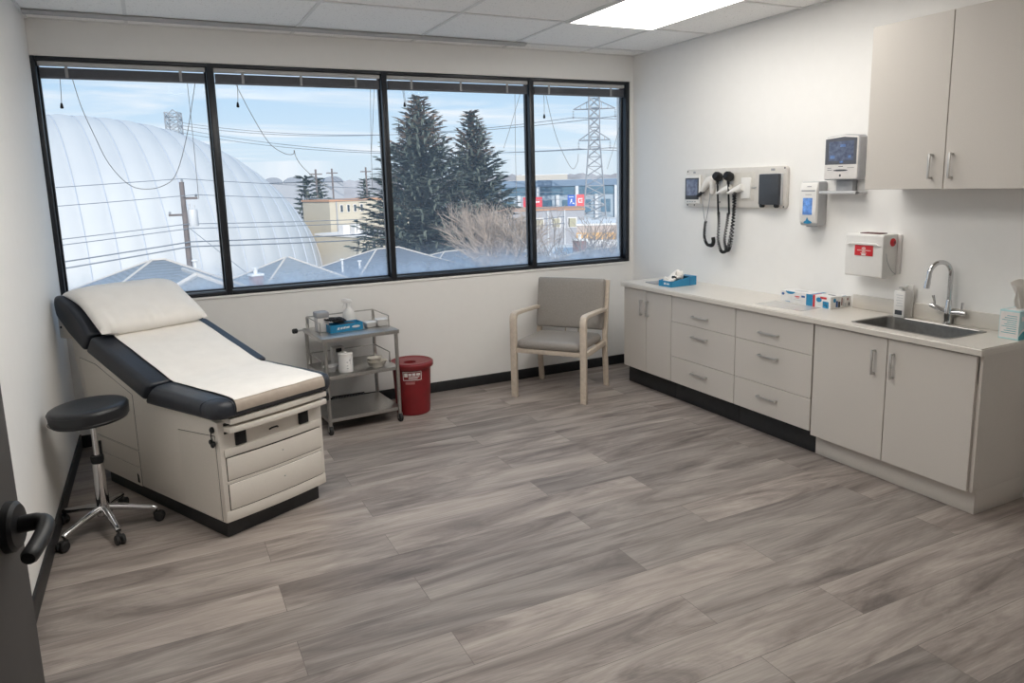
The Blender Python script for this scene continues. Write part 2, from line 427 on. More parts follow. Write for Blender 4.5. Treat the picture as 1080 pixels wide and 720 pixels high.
# door leaf standing open along the left wall
d = struct('door_1', box(B(), (-0.045, -0.86, 0.008), (0.0, 0.0, 2.1), 0.002), M['door'], loc=(0.303, -3.962, 0), rot=(0, 0, math.radians(-10)))
hd = B(); R90 = Matrix.Rotation(PI / 2, 3, 'Y')
lathe(hd, [(0, 0.022), (0.042, 0.020), (0.049, 0.014), (0.050, 0), (0, 0)], 36, (0, -0.066, 1.10), R90)
mesh_obj('rose', hd, M['blackplastic'], d)
bm = B()
tube(bm, smooth_path([(0.012, -0.066, 1.10), (0.040, -0.066, 1.104), (0.064, -0.074, 1.106), (0.075, -0.100, 1.104), (0.076, -0.14, 1.096), (0.073, -0.195, 1.088)], 5), [0.017] * 8 + [0.0155] * 17 + [0.012], 14)
mesh_obj('lever', bm, M['blackplastic'], d)
# ------------------------------------------------------------------ exam table
TY = math.radians(26.51)
T = thing('exam_table', 'medical examination table with navy vinyl cushions, raised back and warm grey drawer base', 'exam table', (0.788, -1.922, 0), TY)
mesh_obj('toe_base', box(B(), (0.0, 0.0, 0), (0.568, 1.28, 0.11), 0.006), M['black'], T)
prof = [(-0.03, 0.09), (-0.03, 0.615), (0.10, 0.635), (0.57, 0.635), (0.84, 0.705), (1.27, 0.825), (1.54, 0.90), (1.545, 0.83), (1.37, 0.075)]
bm = prism(B(), prof, 'x', -0.018, 0.602, 0.008, 2)
mesh_obj('body', bm, M['tablepaint'], T)
# side panels (both sides), slightly proud, framed by dark gaps
def side(sgn):
    xo = -0.018 if sgn < 0 else 0.602
    def pan(name, poly, depth=0.004):
        cx = sum(p[0] for p in poly) / len(poly); cz = sum(p[1] for p in poly) / len(poly)
        g = [(cx + (p[0] - cx) * 1.0, cz + (p[1] - cz) * 1.0) for p in poly]
        def inset(p, s):
            dx, dz = p[0] - cx, p[1] - cz; l = math.hypot(dx, dz); return (p[0] - dx / l * s, p[1] - dz / l * s)
        bm = prism(B(), g, 'x', xo, xo + sgn * 0.0008, mi=1)
        prism(bm, [inset(p, 0.0035) for p in poly], 'x', xo, xo + sgn * depth, 0.001, 1)
        return mesh_obj(name, bm, [M['tablepaint'], M['groove']], T)
    pan('side_door', [(0.0, 0.098), (0.355, 0.098), (0.355, 0.515), (0.0, 0.545)])
    pan('side_drawer', [(0.825, 0.082), (1.36, 0.082), (1.345, 0.192), (0.825, 0.192)])
    pan('side_panel', [(0.825, 0.198), (1.352, 0.198), (1.372, 0.29), (0.825, 0.29)], 0.002)
    pan('side_panel', [(0.825, 0.296), (1.374, 0.296), (1.46, 0.76), (1.25, 0.745), (0.825, 0.625)], 0.002)
side(-1); side(1)
mesh_obj('drawer_latch', prism(B(), [(0.845, 0.10), (0.868, 0.10), (0.868, 0.155), (0.852, 0.145)], 'x', -0.024, -0.0215, 0.0005, 1), M['groove'], T)
# lock with keys on the left side
bm = B(); Rx = Matrix.Rotation(-PI / 2, 3, 'Y')
lathe(bm, [(0, 0.012), (0.012, 0.012), (0.016, 0.006), (0.016, 0), (0, 0)], 18, (-0.020, 0.012, 0.575), Rx)
tube(bm, [(-0.03, 0.012, 0.572), (-0.034, 0.008, 0.545), (-0.032, 0.006, 0.52)], 0.003, 6)
for a, b in ((0.02, 0.514), (-0.010, 0.511), (0.006, 0.50)):
    lathe(bm, [(0, 0.006), (0.011, 0.005), (0.014, 0), (0.011, -0.005), (0, -0.006)], 12, (-0.032, a, b), Rx)
mesh_obj('lock_keys', bm, M['blackplastic'], T)
# front: two pull-out bars, latch recess, ledge, two bowed drawers
def bowed(u0, u1, z0, z1, w0, depth, bow, r=0.004, n=12):
    pts = [(u1, w0), (u0, w0)]
    for k in range(n + 1):
        t = k / n; u = u0 + (u1 - u0) * t
        pts.append((u, w0 - depth - bow * (1 - (2 * t - 1) ** 2)))
    return prism(B(), pts, 'z', z0, z1, r, 2, only_caps=True)
mesh_obj('stirrup_bar', bowed(0.02, 0.60, 0.606, 0.636, 0.0, 0.086, 0.012), M['tablepaint'], T)
mesh_obj('footrest_bar', bowed(0.014, 0.60, 0.562, 0.592, 0.0, 0.084, 0.012), M['tablepaint'], T)
bm = box(B(), (0.012, -0.034, 0.592), (0.59, -0.028, 0.606)); box(bm, (0.012, -0.034, 0.550), (0.59, -0.028, 0.562))
mesh_obj('shadow_slot', bm, M['groove'], T)
for u in (0.068, 0.447):
    bm = box(B(), (u, -0.042, 0.478), (u + 0.058, -0.028, 0.557), 0.002); box(bm, (u + 0.006, -0.047, 0.484), (u + 0.052, -0.040, 0.535), 0.003)
    mesh_obj('latch', bm, M['blackplastic'], T)
bm = B(); tube(bm, smooth_path([(0.262, -0.036, 0.505), (0.272, -0.044, 0.512), (0.288, -0.045, 0.513), (0.304, -0.044, 0.512), (0.314, -0.036, 0.505)], 4), 0.0045, 8)
mesh_obj('pull', bm, M['blackplastic'], T)
mesh_obj('front_ledge', bowed(0.004, 0.586, 0.432, 0.472, -0.02, 0.016, 0.016), M['tablepaint'], T)
for z0, z1 in ((0.308, 0.424), (0.153, 0.287)):
    o = mesh_obj('drawer', bowed(0.012, 0.578, z0, z1, -0.02, 0.016, 0.014), M['tablepaint'], T)
    bm = bowed(0.009, 0.581, z0 - 0.003, z1 + 0.003, -0.02, 0.0115, 0.014, 0.0005)
    mesh_obj('drawer_gap', bm, M['groove'], o)
    bm = B(); lathe(bm, [(0, 0.003), (0.004, 0.003), (0.005, 0), (0, 0)], 12, (0.325, -0.05, (z0 + z1) / 2 + 0.012), Matrix.Rotation(PI / 2, 3, 'X'))
    mesh_obj('drawer_lock', bm, M['satin'], o)
mesh_obj('front_rail', bowed(0.004, 0.586, 0.288, 0.306, -0.02, 0.012, 0.014, 0.002), M['tablepaint'], T)
mesh_obj('front_rail', bowed(-0.012, 0.598, 0.092, 0.15, -0.02, 0.012, 0.016), M['tablepaint'], T)
bm = B(); lathe(bm, [(0, -0.02), (0.02, -0.02), (0.024, 0), (0.02, 0.022), (0.009, 0.026), (0.009, 0.05), (0, 0.05)], 16, (0.634, -0.03, 0.585))
mesh_obj('lever_knob', bm, M['blackplastic'], T)
# head end bracket for the paper roll
bm = B()
pr = [(1.50, 0.885), (1.56, 0.868), (1.652, 0.862), (1.652, 0.995), (1.64, 1.005), (1.60, 0.97), (1.50, 0.93)]
prism(bm, pr, 'x', -0.040, -0.018, 0.006, 2); prism(bm, pr, 'x', 0.60, 0.625, 0.006, 2)
box(bm, (-0.03, 1.50, 0.872), (0.61, 1.64, 0.884), 0.003)
mesh_obj('paper_bracket', bm, M['tablepaint'], T)
bm = B(); cyl(bm, (-0.046, 1.61, 0.935), (0.632, 1.61, 0.935), 0.007, 12)
mesh_obj('roll_rod', bm, M['blackplastic'], T)
# cushions
def cushion(name, prof, u0, u1, r=0.028):
    return mesh_obj(name, prism(B(), prof, 'x', u0, u1, r, 4), M['vinyl'], T, angle=60)
# foot cushion: plan with rounded front corners
top = []
def foot_cushion():
    bm = B(); u0, u1 = -0.068, 0.658; w0, w1 = -0.105, 0.495
    out = []
    rc = 0.085
    for k in range(8): a = PI + k / 7 * PI / 2; out.append((u0 + rc + rc * math.cos(a), w0 + rc + rc * math.sin(a)))
    for k in range(8): a = 1.5 * PI + k / 7 * PI / 2; out.append((u1 - rc + rc * math.cos(a), w0 + rc + rc * math.sin(a)))
    out += [(u1, w1), (u0, w1)]
    def lev(z, ins, dw=0):
        cu = (u0 + u1) / 2; ring = []
        for (u, w) in out:
            x = min(max(u, u0 + ins), u1 - ins); y = max(w, w0 + ins) if w < w1 - 0.01 else w1 + dw
            # inset the rounded corner by moving towards the centre
            ring.append(bm.verts.new((cu + (u - cu) * (1 - ins / 0.363), y if w < w1 - 0.01 else w1 + dw, z + ((0.019 if w < 0.02 else 0.010) if z < 0.66 and w < 0.06 else 0.0))))
        return ring
    rings = [lev(0.622, 0.03, 0.085), lev(0.628, 0.010, 0.08), lev(0.645, 0.0, 0.066), lev(0.69, 0.0, 0.028), lev(0.715, 0.008, 0.006), lev(0.728, 0.03, 0.0), lev(0.733, 0.07, -0.004)]
    for a, b in zip(rings, rings[1:]):
        n = len(a)
        for i in range(n): bm.faces.new((a[i], a[(i + 1) % n], b[(i + 1) % n], b[i]))
    bm.faces.new(rings[0][::-1]); bm.faces.new(rings[-1])
    o = mesh_obj('foot_cushion', bm, M['vinyl'], T, angle=60)
    # piping across the corners
    for (u, sg) in ((0.035, -1), (0.555, 1)):
        s = B()
        tube(s, smooth_path([(u, -0.107, 0.655), (u, -0.108, 0.69), (u + sg * 0.004, -0.092, 0.722), (u + sg * 0.03, -0.02, 0.733), (u + sg * 0.095, 0.02, 0.716), (u + sg * 0.103, 0.02, 0.66)], 5), 0.0022, 5)
        mesh_obj('piping', s, M['vinyl'], o)
foot_cushion()
cushion('seat_cushion', [(0.508, 0.737), (1.165, 0.928), (1.262, 0.826), (0.600, 0.634)], -0.066, 0.656)
cushion('head_cushion', [(1.178, 0.932), (1.29, 1.02), (1.42, 1.098), (1.54, 1.138), (1.60, 1.132), (1.628, 1.085), (1.605, 1.005), (1.46, 0.915), (1.275, 0.828)], -0.066, 0.656, 0.022)
# paper sheet lying over the cushions
def ribbon(bm, path, u0, u1, th=0.0025):
    rows = []
    n = len(path)
    for i, (w, z) in enumerate(path):
        a = Vector(path[max(i - 1, 0)]); b = Vector(path[min(i + 1, n - 1)]); t = (b - a).normalized(); nn = Vector((-t.y, t.x))
        r = []
        for k in range(13):
            u = u0 + (u1 - u0) * k / 12
            wob = 0.0012 * math.sin(w * 23 + k * 0.9) + 0.001 * math.sin(u * 31 + w * 9)
            r.append((bm.verts.new((u, w + nn.x * wob, z + nn.y * wob)), bm.verts.new((u, w + nn.x * (wob - th), z + nn.y * (wob - th)))))
        rows.append(r)
    for i in range(n - 1):
        for k in range(12):
            for s in (0, 1): bm.faces.new((rows[i][k][s], rows[i][k + 1][s], rows[i + 1][k + 1][s], rows[i + 1][k][s]))
        for k in (0, 12): bm.faces.new((rows[i][k][0], rows[i + 1][k][0], rows[i + 1][k][1], rows[i][k][1]))
    for i in (0, n - 1):
        for k in range(12): bm.faces.new((rows[i][k][0], rows[i][k + 1][0], rows[i][k + 1][1], rows[i][k][1]))
path = [(-0.098, 0.728), (-0.085, 0.734), (-0.05, 0.738)] + [(w, 0.739) for w in (0.0, 0.1, 0.2, 0.3, 0.4, 0.47)] + [(0.51, 0.746)]
for k in range(1, 12):
    t = k / 11; path.append((0.51 + 0.64 * t, 0.746 + 0.186 * t))
path += [(1.178, 0.945), (1.23, 0.985), (1.29, 1.032), (1.36, 1.072), (1.42, 1.106), (1.48, 1.128), (1.54, 1.147), (1.59, 1.148)]
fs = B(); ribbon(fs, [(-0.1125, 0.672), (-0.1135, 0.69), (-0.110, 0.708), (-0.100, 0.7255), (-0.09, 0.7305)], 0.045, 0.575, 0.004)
mesh_obj('foot_strip', fs, M['tan'], T, angle=60)  # plain tan band across the cushion front, below the paper edge
bm = B(); ribbon(bm, path, 0.045, 0.575)
X = mesh_obj('paper_sheet', bm, M['paper'], None, angle=50, loc=(0.788, -1.922, 0.002), rot=(0, 0, TY))
tag(X, 'long strip of white exam paper covering the middle of the examination table', 'paper sheet')
# pillow in white paper
def pillow():
    bm = B(); N, K = 48, 28; hw, hl = 0.325, 0.268
    def surf(a, b, s):
        th = 0.062 * max(0.0, (1 - abs(a) ** 5)) ** 0.55 * max(0.0, (1 - abs(b) ** 6)) ** 0.5
        pinch = 1 - 0.035 * (1 - abs(b)) ** 1 * abs(a) ** 3 - 0.03 * (1 - abs(a)) * 0
        wr = 0.0025 * math.sin(a * 17 + b * 5) * (0.3 + 0.7 * max(0, -b)) + 0.006 * math.sin(a * 29 + 3 * math.sin(a * 7) + 2 * b) * max(0, -b - 0.35) * (1.2 if a < 0 else 0.6)
        z = s * th + (wr if s > 0 else 0) * min(1, th / 0.02)
        l = b * hl
        bend = -0.10 * max(0, b - 0.1) ** 2          # drapes over the rounded head end
        return Vector((a * hw * pinch, l, z + 0.042 + bend))
    ang = math.atan2(1.135 - 0.942, 1.50 - 1.15)
    R = Matrix.Translation((0.287, 1.115, 0.925)) @ Matrix.Rotation(ang, 4, 'X') @ Matrix.Translation((0, 0.235, 0.0))
    for s in (1, -1):
        g = [[bm.verts.new(R @ surf(-1 + 2 * i / N, -1 + 2 * j / K, s)) for j in range(K + 1)] for i in range(N + 1)]
        for i in range(N):
            for j in range(K): bm.faces.new((g[i][j], g[i + 1][j], g[i + 1][j + 1], g[i][j + 1]))
    bmesh.ops.remove_doubles(bm, verts=bm.verts[:], dist=0.0004)
    o = mesh_obj('pillow', bm, M['paper'], None, angle=70, loc=(0.788, -1.922, 0.0), rot=(0, 0, TY))
    tag(o, 'white paper covered pillow on the raised head end of the examination table', 'pillow')
pillow()

# ------------------------------------------------------------------ rolling stool
St = thing('rolling_stool', 'round black vinyl stool with five chrome legs on castors beside the exam table', 'stool', (0.222, -1.475, 0))
bm = B(); tilt = Matrix.Rotation(math.radians(-2.5), 3, 'Y')
lathe(bm, [(0, -0.082), (0.160, -0.082), (0.174, -0.078), (0.182, -0.062), (0.185, -0.02), (0.181, -0.006), (0.170, 0.001), (0.15, 0.004), (0.08, 0.001), (0, -0.001)], 56, (-0.012, 0, 0.672), tilt)
s = mesh_obj('seat', bm, M['stoolseat'], St, angle=60)
bm = B()
for z, r in ((0.656, 0.1845), (0.608, 0.183)):
    tube(bm, [(-0.012 + r * math.cos(2 * PI * k / 48), r * math.sin(2 * PI * k / 48), z + 0.044 * r * math.cos(2 * PI * k / 48)) for k in range(49)], 0.0022, 5, False)
mesh_obj('seam', bm, M['stoolseat'], s)
bm = B(); box(bm, (-0.07, -0.07, 0.580), (0.07, 0.07, 0.592), 0.004); cyl(bm, (0, 0, 0.56), (0, 0, 0.592), 0.026, 20, 0, 0.034)
mesh_obj('seat_plate', bm, M['satin'], St)
bm = B(); tube(bm, [(0, -0.02, 0.584), (-0.03, -0.07, 0.582), (-0.045, -0.10, 0.578)], [0.005, 0.005, 0.007], 8)
mesh_obj('height_lever', bm, M['satin'], St)
bm = B(); cyl(bm, (0, 0, 0.34), (0, 0, 0.57), 0.0145, 20)
mesh_obj('piston', bm, M['chrome'], St)
bm = B(); lathe(bm, [(0, 0.40), (0.030, 0.40), (0.032, 0.39), (0.030, 0.37), (0.027, 0.36), (0, 0.36)], 24)
box(bm, (0.008, 0.010, 0.36), (0.026, 0.03, 0.47), 0.004)
mesh_obj('collar', bm, M['blackplastic'], St)
bm = B(); lathe(bm, [(0, 0.075), (0.036, 0.075), (0.042, 0.09), (0.040, 0.118), (0.031, 0.13), (0.027, 0.36), (0, 0.365)], 28)
mesh_obj('column', bm, M['chrome'], St)
for a in (-73, -10, 73, 142, 228):
    a = math.radians(a); ca, sa = math.cos(a), math.sin(a)
    P = lambda r, z: (r * ca, r * sa, z)
    bm = B()
    pts = [P(0.02, 0.115), P(0.10, 0.105), P(0.18, 0.088), P(0.235, 0.077), P(0.252, 0.07)]
    tube(bm, smooth_path(pts, 4), [0.019 - 0.006 * k / 16 for k in range(17)], 12)
    mesh_obj('leg', bm, M['chrome'], St)
    bm = B(); cyl(bm, P(0.248, 0.07), P(0.248, 0.048), 0.006, 10)
    ax = Vector((-sa, ca, 0)); c = Vector(P(0.262, 0.026)); Rr = ax.to_track_quat('Z', 'Y').to_matrix()
    for sg in (-1, 1):
        lathe(bm, [(0, -0.009), (0.021, -0.009), (0.026, -0.005), (0.026, 0.005), (0.021, 0.009), (0, 0.009)], 22, c + ax * 0.014 * sg, Rr)
    # hood over the twin wheel
    obox(bm, c + Vector((0, 0, 0.014)) - Vector((ca, sa, 0)) * 0.008, (0.044, 0.022, 0.026), Matrix.Rotation(a, 3, 'Z'), 0.006, 2)
    mesh_obj('caster', bm, M['rubber'], St)

# ------------------------------------------------------------------ utility cart
CY = math.radians(4.5)
K = thing('utility_cart', 'three tier stainless steel trolley on black castors under the window', 'cart', (1.571, -0.645, 0), CY)
CW, CD = 0.572, 0.50
def shelf(z0, z1, lip, x0=0.0, x1=CW, y0=0.0, y1=CD):
    bm = B(); box(bm, (x0, y0, z1 - 0.004), (x1, y1, z1), 0.0015)
    box(bm, (x0, y0, z0), (x1, y0 + 0.004, z1), 0.001); box(bm, (x0, y1 - 0.004, z0), (x1, y1, z1), 0.001)
    box(bm, (x0, y0, z0), (x0 + 0.004, y1, z1), 0.001); box(bm, (x1 - 0.004, y0, z0), (x1, y1, z1), 0.001)
    return mesh_obj('shelf', bm, M['steel'], K)
shelf(0.672, 0.700, 0); shelf(0.398, 0.424, 0, 0.012, CW - 0.012, 0.012, CD - 0.012); shelf(0.088, 0.114, 0, 0.012, CW - 0.012, 0.012, CD - 0.012)
for (x, y) in ((0.014, 0.014), (CW - 0.03, 0.014), (0.014, CD - 0.014), (CW - 0.03, CD - 0.014)):
    bm = B(); cyl(bm, (x + 0.008, y, 0.064), (x + 0.008, y, 0.69), 0.0135, 16)
    mesh_obj('post', bm, M['steel'], K)
    bm = B(); cyl(bm, (x + 0.008, y, 0.07), (x + 0.008, y, 0.04), 0.008, 10)
    Rr = Matrix.Rotation(PI / 2, 3, 'Y')
    lathe(bm, [(0.009, -0.013), (0.027, -0.013), (0.031, -0.008), (0.031, 0.008), (0.027, 0.013), (0.009, 0.013)], 24, (x + 0.008, y - 0.004, 0.031), Rr)
    lathe(bm, [(0, -0.0095), (0.008, -0.0095), (0.009, 0.0095), (0, 0.0095)], 16, (x + 0.008, y - 0.004, 0.031), Rr, 1)
    for sg in (-1, 1): box(bm, (x + 0.008 + sg * 0.0145 - 0.0015, y - 0.012, 0.024), (x + 0.008 + sg * 0.0145 + 0.0015, y + 0.01, 0.066), 0.0005, mi=1)
    box(bm, (x - 0.008, y - 0.012, 0.063), (x + 0.024, y + 0.01, 0.067), 0.0005, mi=1)
    mesh_obj('caster', bm, [M['rubber'], M['steel']], K)
def rail(z, h, ya):
    xl, xr, yb = 0.03, CW - 0.028, CD - 0.03
    bm = B()
    tube(bm, [(xl, ya, z), (xl, ya, z + h), (xl, yb, z + h), (xr, yb, z + h), (xr, ya, z + h), (xr, ya, z)], 0.0045, 8)
    for x in (xl, xr):
        box(bm, (x - 0.011, yb - 0.004, z), (x + 0.011, yb + 0.004, z + h), 0.001)
    mesh_obj('guard_rail', bm, M['steel'], K)
rail(0.70, 0.088, 0.13); rail(0.424, 0.085, 0.15)
bm = B(); cyl(bm, (0.01, CD + 0.0, 0.686), (-0.055, CD + 0.0, 0.686), 0.007, 10); lathe(bm, [(0, 0), (0.014, 0), (0.019, 0.006), (0.019, 0.03), (0.014, 0.038), (0, 0.038)], 16, (-0.04, CD, 0.686), Matrix.Rotation(-PI / 2, 3, 'Y'), 1)
mesh_obj('push_handle', bm, [M['steel'], M['blackplastic']], K)
def oncart(x, y, z): 
    c, s = math.cos(CY), math.sin(CY); return (1.571 + x * c - y * s, -0.645 + x * s + y * c, z)
def single(name, bm, mats, label, cat, loc, rotz=0.0, group=None, **k):
    return tag(mesh_obj(name, bm, mats, None, loc=loc, rot=(0, 0, rotz), **k), label, cat, group)
# white tub with dark lid
t = thing('wipe_tub', 'white square tub with dark grey lid at the left end of the trolley top', 'tub', oncart(0.090, 0.30, 0.70), CY)
mesh_obj('tub', box(B(), (-0.042, -0.045, 0), (0.042, 0.045, 0.105), 0.006), M['label'], t)
mesh_obj('lid', box(B(), (-0.046, -0.049, 0.104), (0.046, 0.049, 0.145), 0.006), M['greyplastic'], t)
# blue glove box
t = thing('glove_box', 'open bright blue glove box on top of the steel trolley', 'box', oncart(0.235, 0.238, 0.70), CY + math.radians(4))
bm = B(); box(bm, (-0.125, -0.06, 0), (0.125, -0.057, 0.055)); box(bm, (-0.125, 0.057, 0), (0.125, 0.06, 0.055)); box(bm, (-0.125, -0.057, 0), (-0.122, 0.057, 0.055)); box(bm, (0.122, -0.057, 0), (0.125, 0.057, 0.055)); box(bm, (-0.122, -0.057, 0), (0.122, 0.057, 0.003))
mesh_obj('carton', bm, M['blue'], t)
bm = B()
for (x0, x1, z0, z1) in ((-0.075, -0.058, 0.018, 0.036), (-0.05, -0.035, 0.020, 0.036), (-0.03, -0.012, 0.021, 0.037), (-0.008, 0.018, 0.022, 0.036)):
    prism(bm, [(x0, z0), (x1, z0 + 0.001), (x1 + 0.004, z1), (x0 + 0.004, z1 - 0.002)], 'y', -0.0608, -0.0598)
prism(bm, [(0.04 + 0.032 * math.cos(a) + 0.03, 0.028 + 0.009 * math.sin(a)) for a in [k * PI / 8 for k in range(16)]], 'y', -0.0608, -0.0598)
mesh_obj('print', bm, M['card'], t)
# crumpled gloves inside the box
def crumple(bm, c, size, seed, n=2, amp=0.35):
    t = bmesh.new(); bmesh.ops.create_icosphere(t, subdivisions=3, radius=1)
    for v in t.verts:
        d = 1 + amp * noise.noise(v.co * 1.7 + Vector((seed, seed * 2, 0))) + amp * 0.6 * abs(noise.noise(v.co * 4.3 + Vector((seed * 3, 1, 2)))) - amp * 0.3
        v.co = Vector((v.co.x * size[0] * d + c[0], v.co.y * size[1] * d + c[1], max(v.co.z * size[2] * d + c[2], 0.002)))
    merge(bm, t)
bm = B(); crumple(bm, (0.02, 0.0, 0.03), (0.085, 0.045, 0.026), 3)
mesh_obj('gloves', bm, M['darkgrey'], t, angle=60)
# blood pressure cuff and tubing lying on the box
t = thing('pressure_cuff', 'tangled black cuff and tubing lying on the blue box on the trolley', 'cuff', oncart(0.19, 0.25, 0.757), CY)
bm = B(); crumple(bm, (0.02, 0.0, 0.012), (0.052, 0.036, 0.017), 8, amp=0.5)
mesh_obj('cuff', bm, M['blackplastic'], t, angle=60)
rg = random.Random(7)
for k in range(4):
    pts = []
    for j in range(9):
        a = j * 0.9 + k * 1.6; r = 0.035 + 0.016 * math.sin(j * 1.7 + k)
        pts.append((r * 1.35 * math.cos(a) - 0.012 * k, r * 0.9 * math.sin(a), 0.014 + 0.014 * abs(math.sin(j * 1.3 + k)) + 0.004 * k))
    bm = B(); tube(bm, smooth_path(pts, 5), 0.006 if k < 3 else 0.004, 7)
    mesh_obj('hose', bm, M['blackplastic'], t)
# spray bottle
t = thing('spray_bottle', 'white trigger spray bottle standing at the back of the trolley top', 'bottle', oncart(0.335, 0.42, 0.70), CY + 2.8)
bm = B(); lathe(bm, [(0, 0), (0.040, 0), (0.045, 0.006), (0.045, 0.085), (0.040, 0.105), (0.022, 0.125), (0.0165, 0.135), (0.0165, 0.150), (0, 0.150)], 26)
mesh_obj('bottle', bm, M['white'], t)
bm = B(); cyl(bm, (0, 0, 0.142), (0, 0, 0.168), 0.0175, 18); prism(bm, [(-0.030, 0.168), (0.030, 0.166), (0.046, 0.180), (0.048, 0.196), (0.020, 0.202), (-0.024, 0.192)], 'y', -0.011, 0.011, 0.003, 2)
mesh_obj('spray_head', bm, M['card'], t)
bm = B(); prism(bm, [(0.022, 0.168), (0.03, 0.168), (0.047, 0.135), (0.041, 0.132)], 'y', -0.005, 0.005, 0.001, 1)
mesh_obj('trigger', bm, M['white'], t)
# white dressing packs
def pack(name, label, w, d, h, loc, rz, flap):
    t = thing(name, label, 'container', loc, rz)
    bm = B(); bmesh.ops.create_cube(bm, size=1.0)
    for v in bm.verts:
        k = 1.0 if v.co.z > 0 else 0.8
        v.co = Vector((v.co.x * w * k, v.co.y * d * k, (v.co.z + 0.5) * h))
    bmesh.ops.bevel(bm, geom=bm.edges[:], offset=0.004, segments=2, affect='EDGES')
    mesh_obj('tray', bm, M['white'], t)
    mesh_obj('cover', box(B(), (-w * 0.52, -d * 0.52, h - 0.002), (w * 0.52, d * 0.52, h + flap), 0.003), M['card'], t)
pack('dressing_pack', 'small flat white pack in the middle right of the trolley top', 0.088, 0.075, 0.032, oncart(0.435, 0.235, 0.70), CY + 0.1, 0.008)
pack('specimen_tub', 'deeper white container in the right corner of the trolley top', 0.085, 0.08, 0.048, oncart(0.522, 0.225, 0.70), CY - 0.1, 0.006)
# middle shelf
t = thing('wipes_canister', 'round white wipes canister with marked label on the middle trolley shelf', 'canister', oncart(0.185, 0.09, 0.424), CY)
bm = B(); lathe(bm, [(0, 0), (0.048, 0), (0.051, 0.004), (0.051, 0.118), (0.049, 0.122), (0, 0.122)], 32)
mesh_obj('body', bm, M['card'], t)
bm = B(); lathe(bm, [(0.0525, 0.118), (0.053, 0.136), (0.048, 0.142), (0.014, 0.142), (0.012, 0.150), (0, 0.150)], 32)
mesh_obj('lid', bm, M['white'], t)
bm = B()
for a0, z0, w_, h_ in ((-1.35, 0.085, 0.16, 0.012), (-1.2, 0.06, 0.05, 0.05), (-1.75, 0.075, 0.22, 0.006), (-1.75, 0.05, 0.2, 0.005), (-1.75, 0.03, 0.22, 0.005)):
    vs = []
    for k in range(5):
        a = a0 + w_ * k / 4; vs.append(((0.0515 * math.cos(a), 0.0515 * math.sin(a))))
    lo = [bm.verts.new((x, y, z0)) for x, y in vs]; hi = [bm.verts.new((x, y, z0 + h_)) for x, y in vs]
    for k in range(4): bm.faces.new((lo[k], lo[k + 1], hi[k + 1], hi[k]))
mesh_obj('print', bm, M['greyplastic'], t)
t = thing('label_printer', 'small grey box with black window behind the canister on the trolley shelf', 'box', oncart(0.190, 0.29, 0.424), CY)
mesh_obj('case', box(B(), (-0.045, -0.035, 0), (0.045, 0.035, 0.15), 0.008), M['label'], t)
mesh_obj('window', box(B(), (-0.022, -0.0365, 0.112), (0.022, -0.034, 0.142), 0.001), M['blackplastic'], t)
# kidney dishes
def dish(label, loc, rz, w, d, h, m, nm='kidney_dish', grp=None):
    bm = B(); N = 30
    def ring(s, z):
        out = []
        for k in range(N):
            a = 2 * PI * k / N; x = math.cos(a) * w * s; y = math.sin(a) * d * s - 0.25 * d * (math.cos(a) ** 2) * -1
            out.append(bm.verts.new((x, y, z)))
        return out
    rr = [ring(0.72, 0.0), ring(0.95, h * 0.9), ring(1.04, h), ring(1.03, h + 0.003), ring(0.90, h * 0.9), ring(0.68, 0.004)]
    for a, b in zip(rr, rr[1:]):
        for k in range(N): bm.faces.new((a[k], a[(k + 1) % N], b[(k + 1) % N], b[k]))
    bm.faces.new(rr[0][::-1]); bm.faces.new(rr[-1])
    return single(nm, bm, m, label, 'dish', loc, rz, grp)
dish('white kidney dish at the left end of the middle trolley shelf', oncart(0.095, 0.16, 0.424), CY + 0.3, 0.062, 0.042, 0.04, M['card'])
dish('lower ivory dish of the pair stacked on the middle trolley shelf', oncart(0.425, 0.10, 0.424), CY - 0.2, 0.075, 0.05, 0.042, M['offwhite'])
dish('upper ivory dish nested on another at the right of the middle trolley shelf', oncart(0.415, 0.11, 0.4545), CY + 0.2, 0.060, 0.042, 0.036, M['offwhite'])

# ------------------------------------------------------------------ red bin
t = thing('waste_bin', 'round red lidded waste bin with hole in the lid, beside the trolley', 'bin', (2.285, -0.40, 0))
bm = B(); lathe(bm, [(0, 0), (0.122, 0), (0.130, 0.008), (0.147, 0.365), (0.147, 0.372), (0, 0.372)], 48)
mesh_obj('bucket', bm, M['red'], t)
bm = B(); hr = 0.042; hc = (-0.022, -0.035)
lathe(bm, [(0.1495, 0.372), (0.1495, 0.366), (0.164, 0.366), (0.168, 0.372), (0.168, 0.398), (0.163, 0.405), (0.153, 0.409), (0.146, 0.404), (0.10, 0.4035)], 48)
# flat centre with the opening
ring = [bm.verts.new((0.10 * math.cos(2 * PI * k / 48), 0.10 * math.sin(2 * PI * k / 48), 0.4035)) for k in range(48)]
inn = [bm.verts.new((hc[0] + hr * 1.15 * math.cos(2 * PI * k / 48), hc[1] + hr * math.sin(2 * PI * k / 48), 0.4035)) for k in range(48)]
dn = [bm.verts.new((hc[0] + hr * 1.1 * math.cos(2 * PI * k / 48), hc[1] + hr * 0.95 * math.sin(2 * PI * k / 48), 0.378)) for k in range(48)]
for k in range(48):
    q_ = (k + 1) % 48
    bm.faces.new((ring[k], ring[q_], inn[q_], inn[k])); bm.faces.new((inn[k], inn[q_], dn[q_], dn[k]))
bmesh.ops.remove_doubles(bm, verts=bm.verts[:], dist=0.0002)
ld = mesh_obj('lid', bm, M['red'], t)
bm = B(); lathe(bm, [(0, 0.3775), (0.050, 0.3775)], 24, (hc[0], hc[1], 0)); mesh_obj('opening', bm, M['groove'], ld)
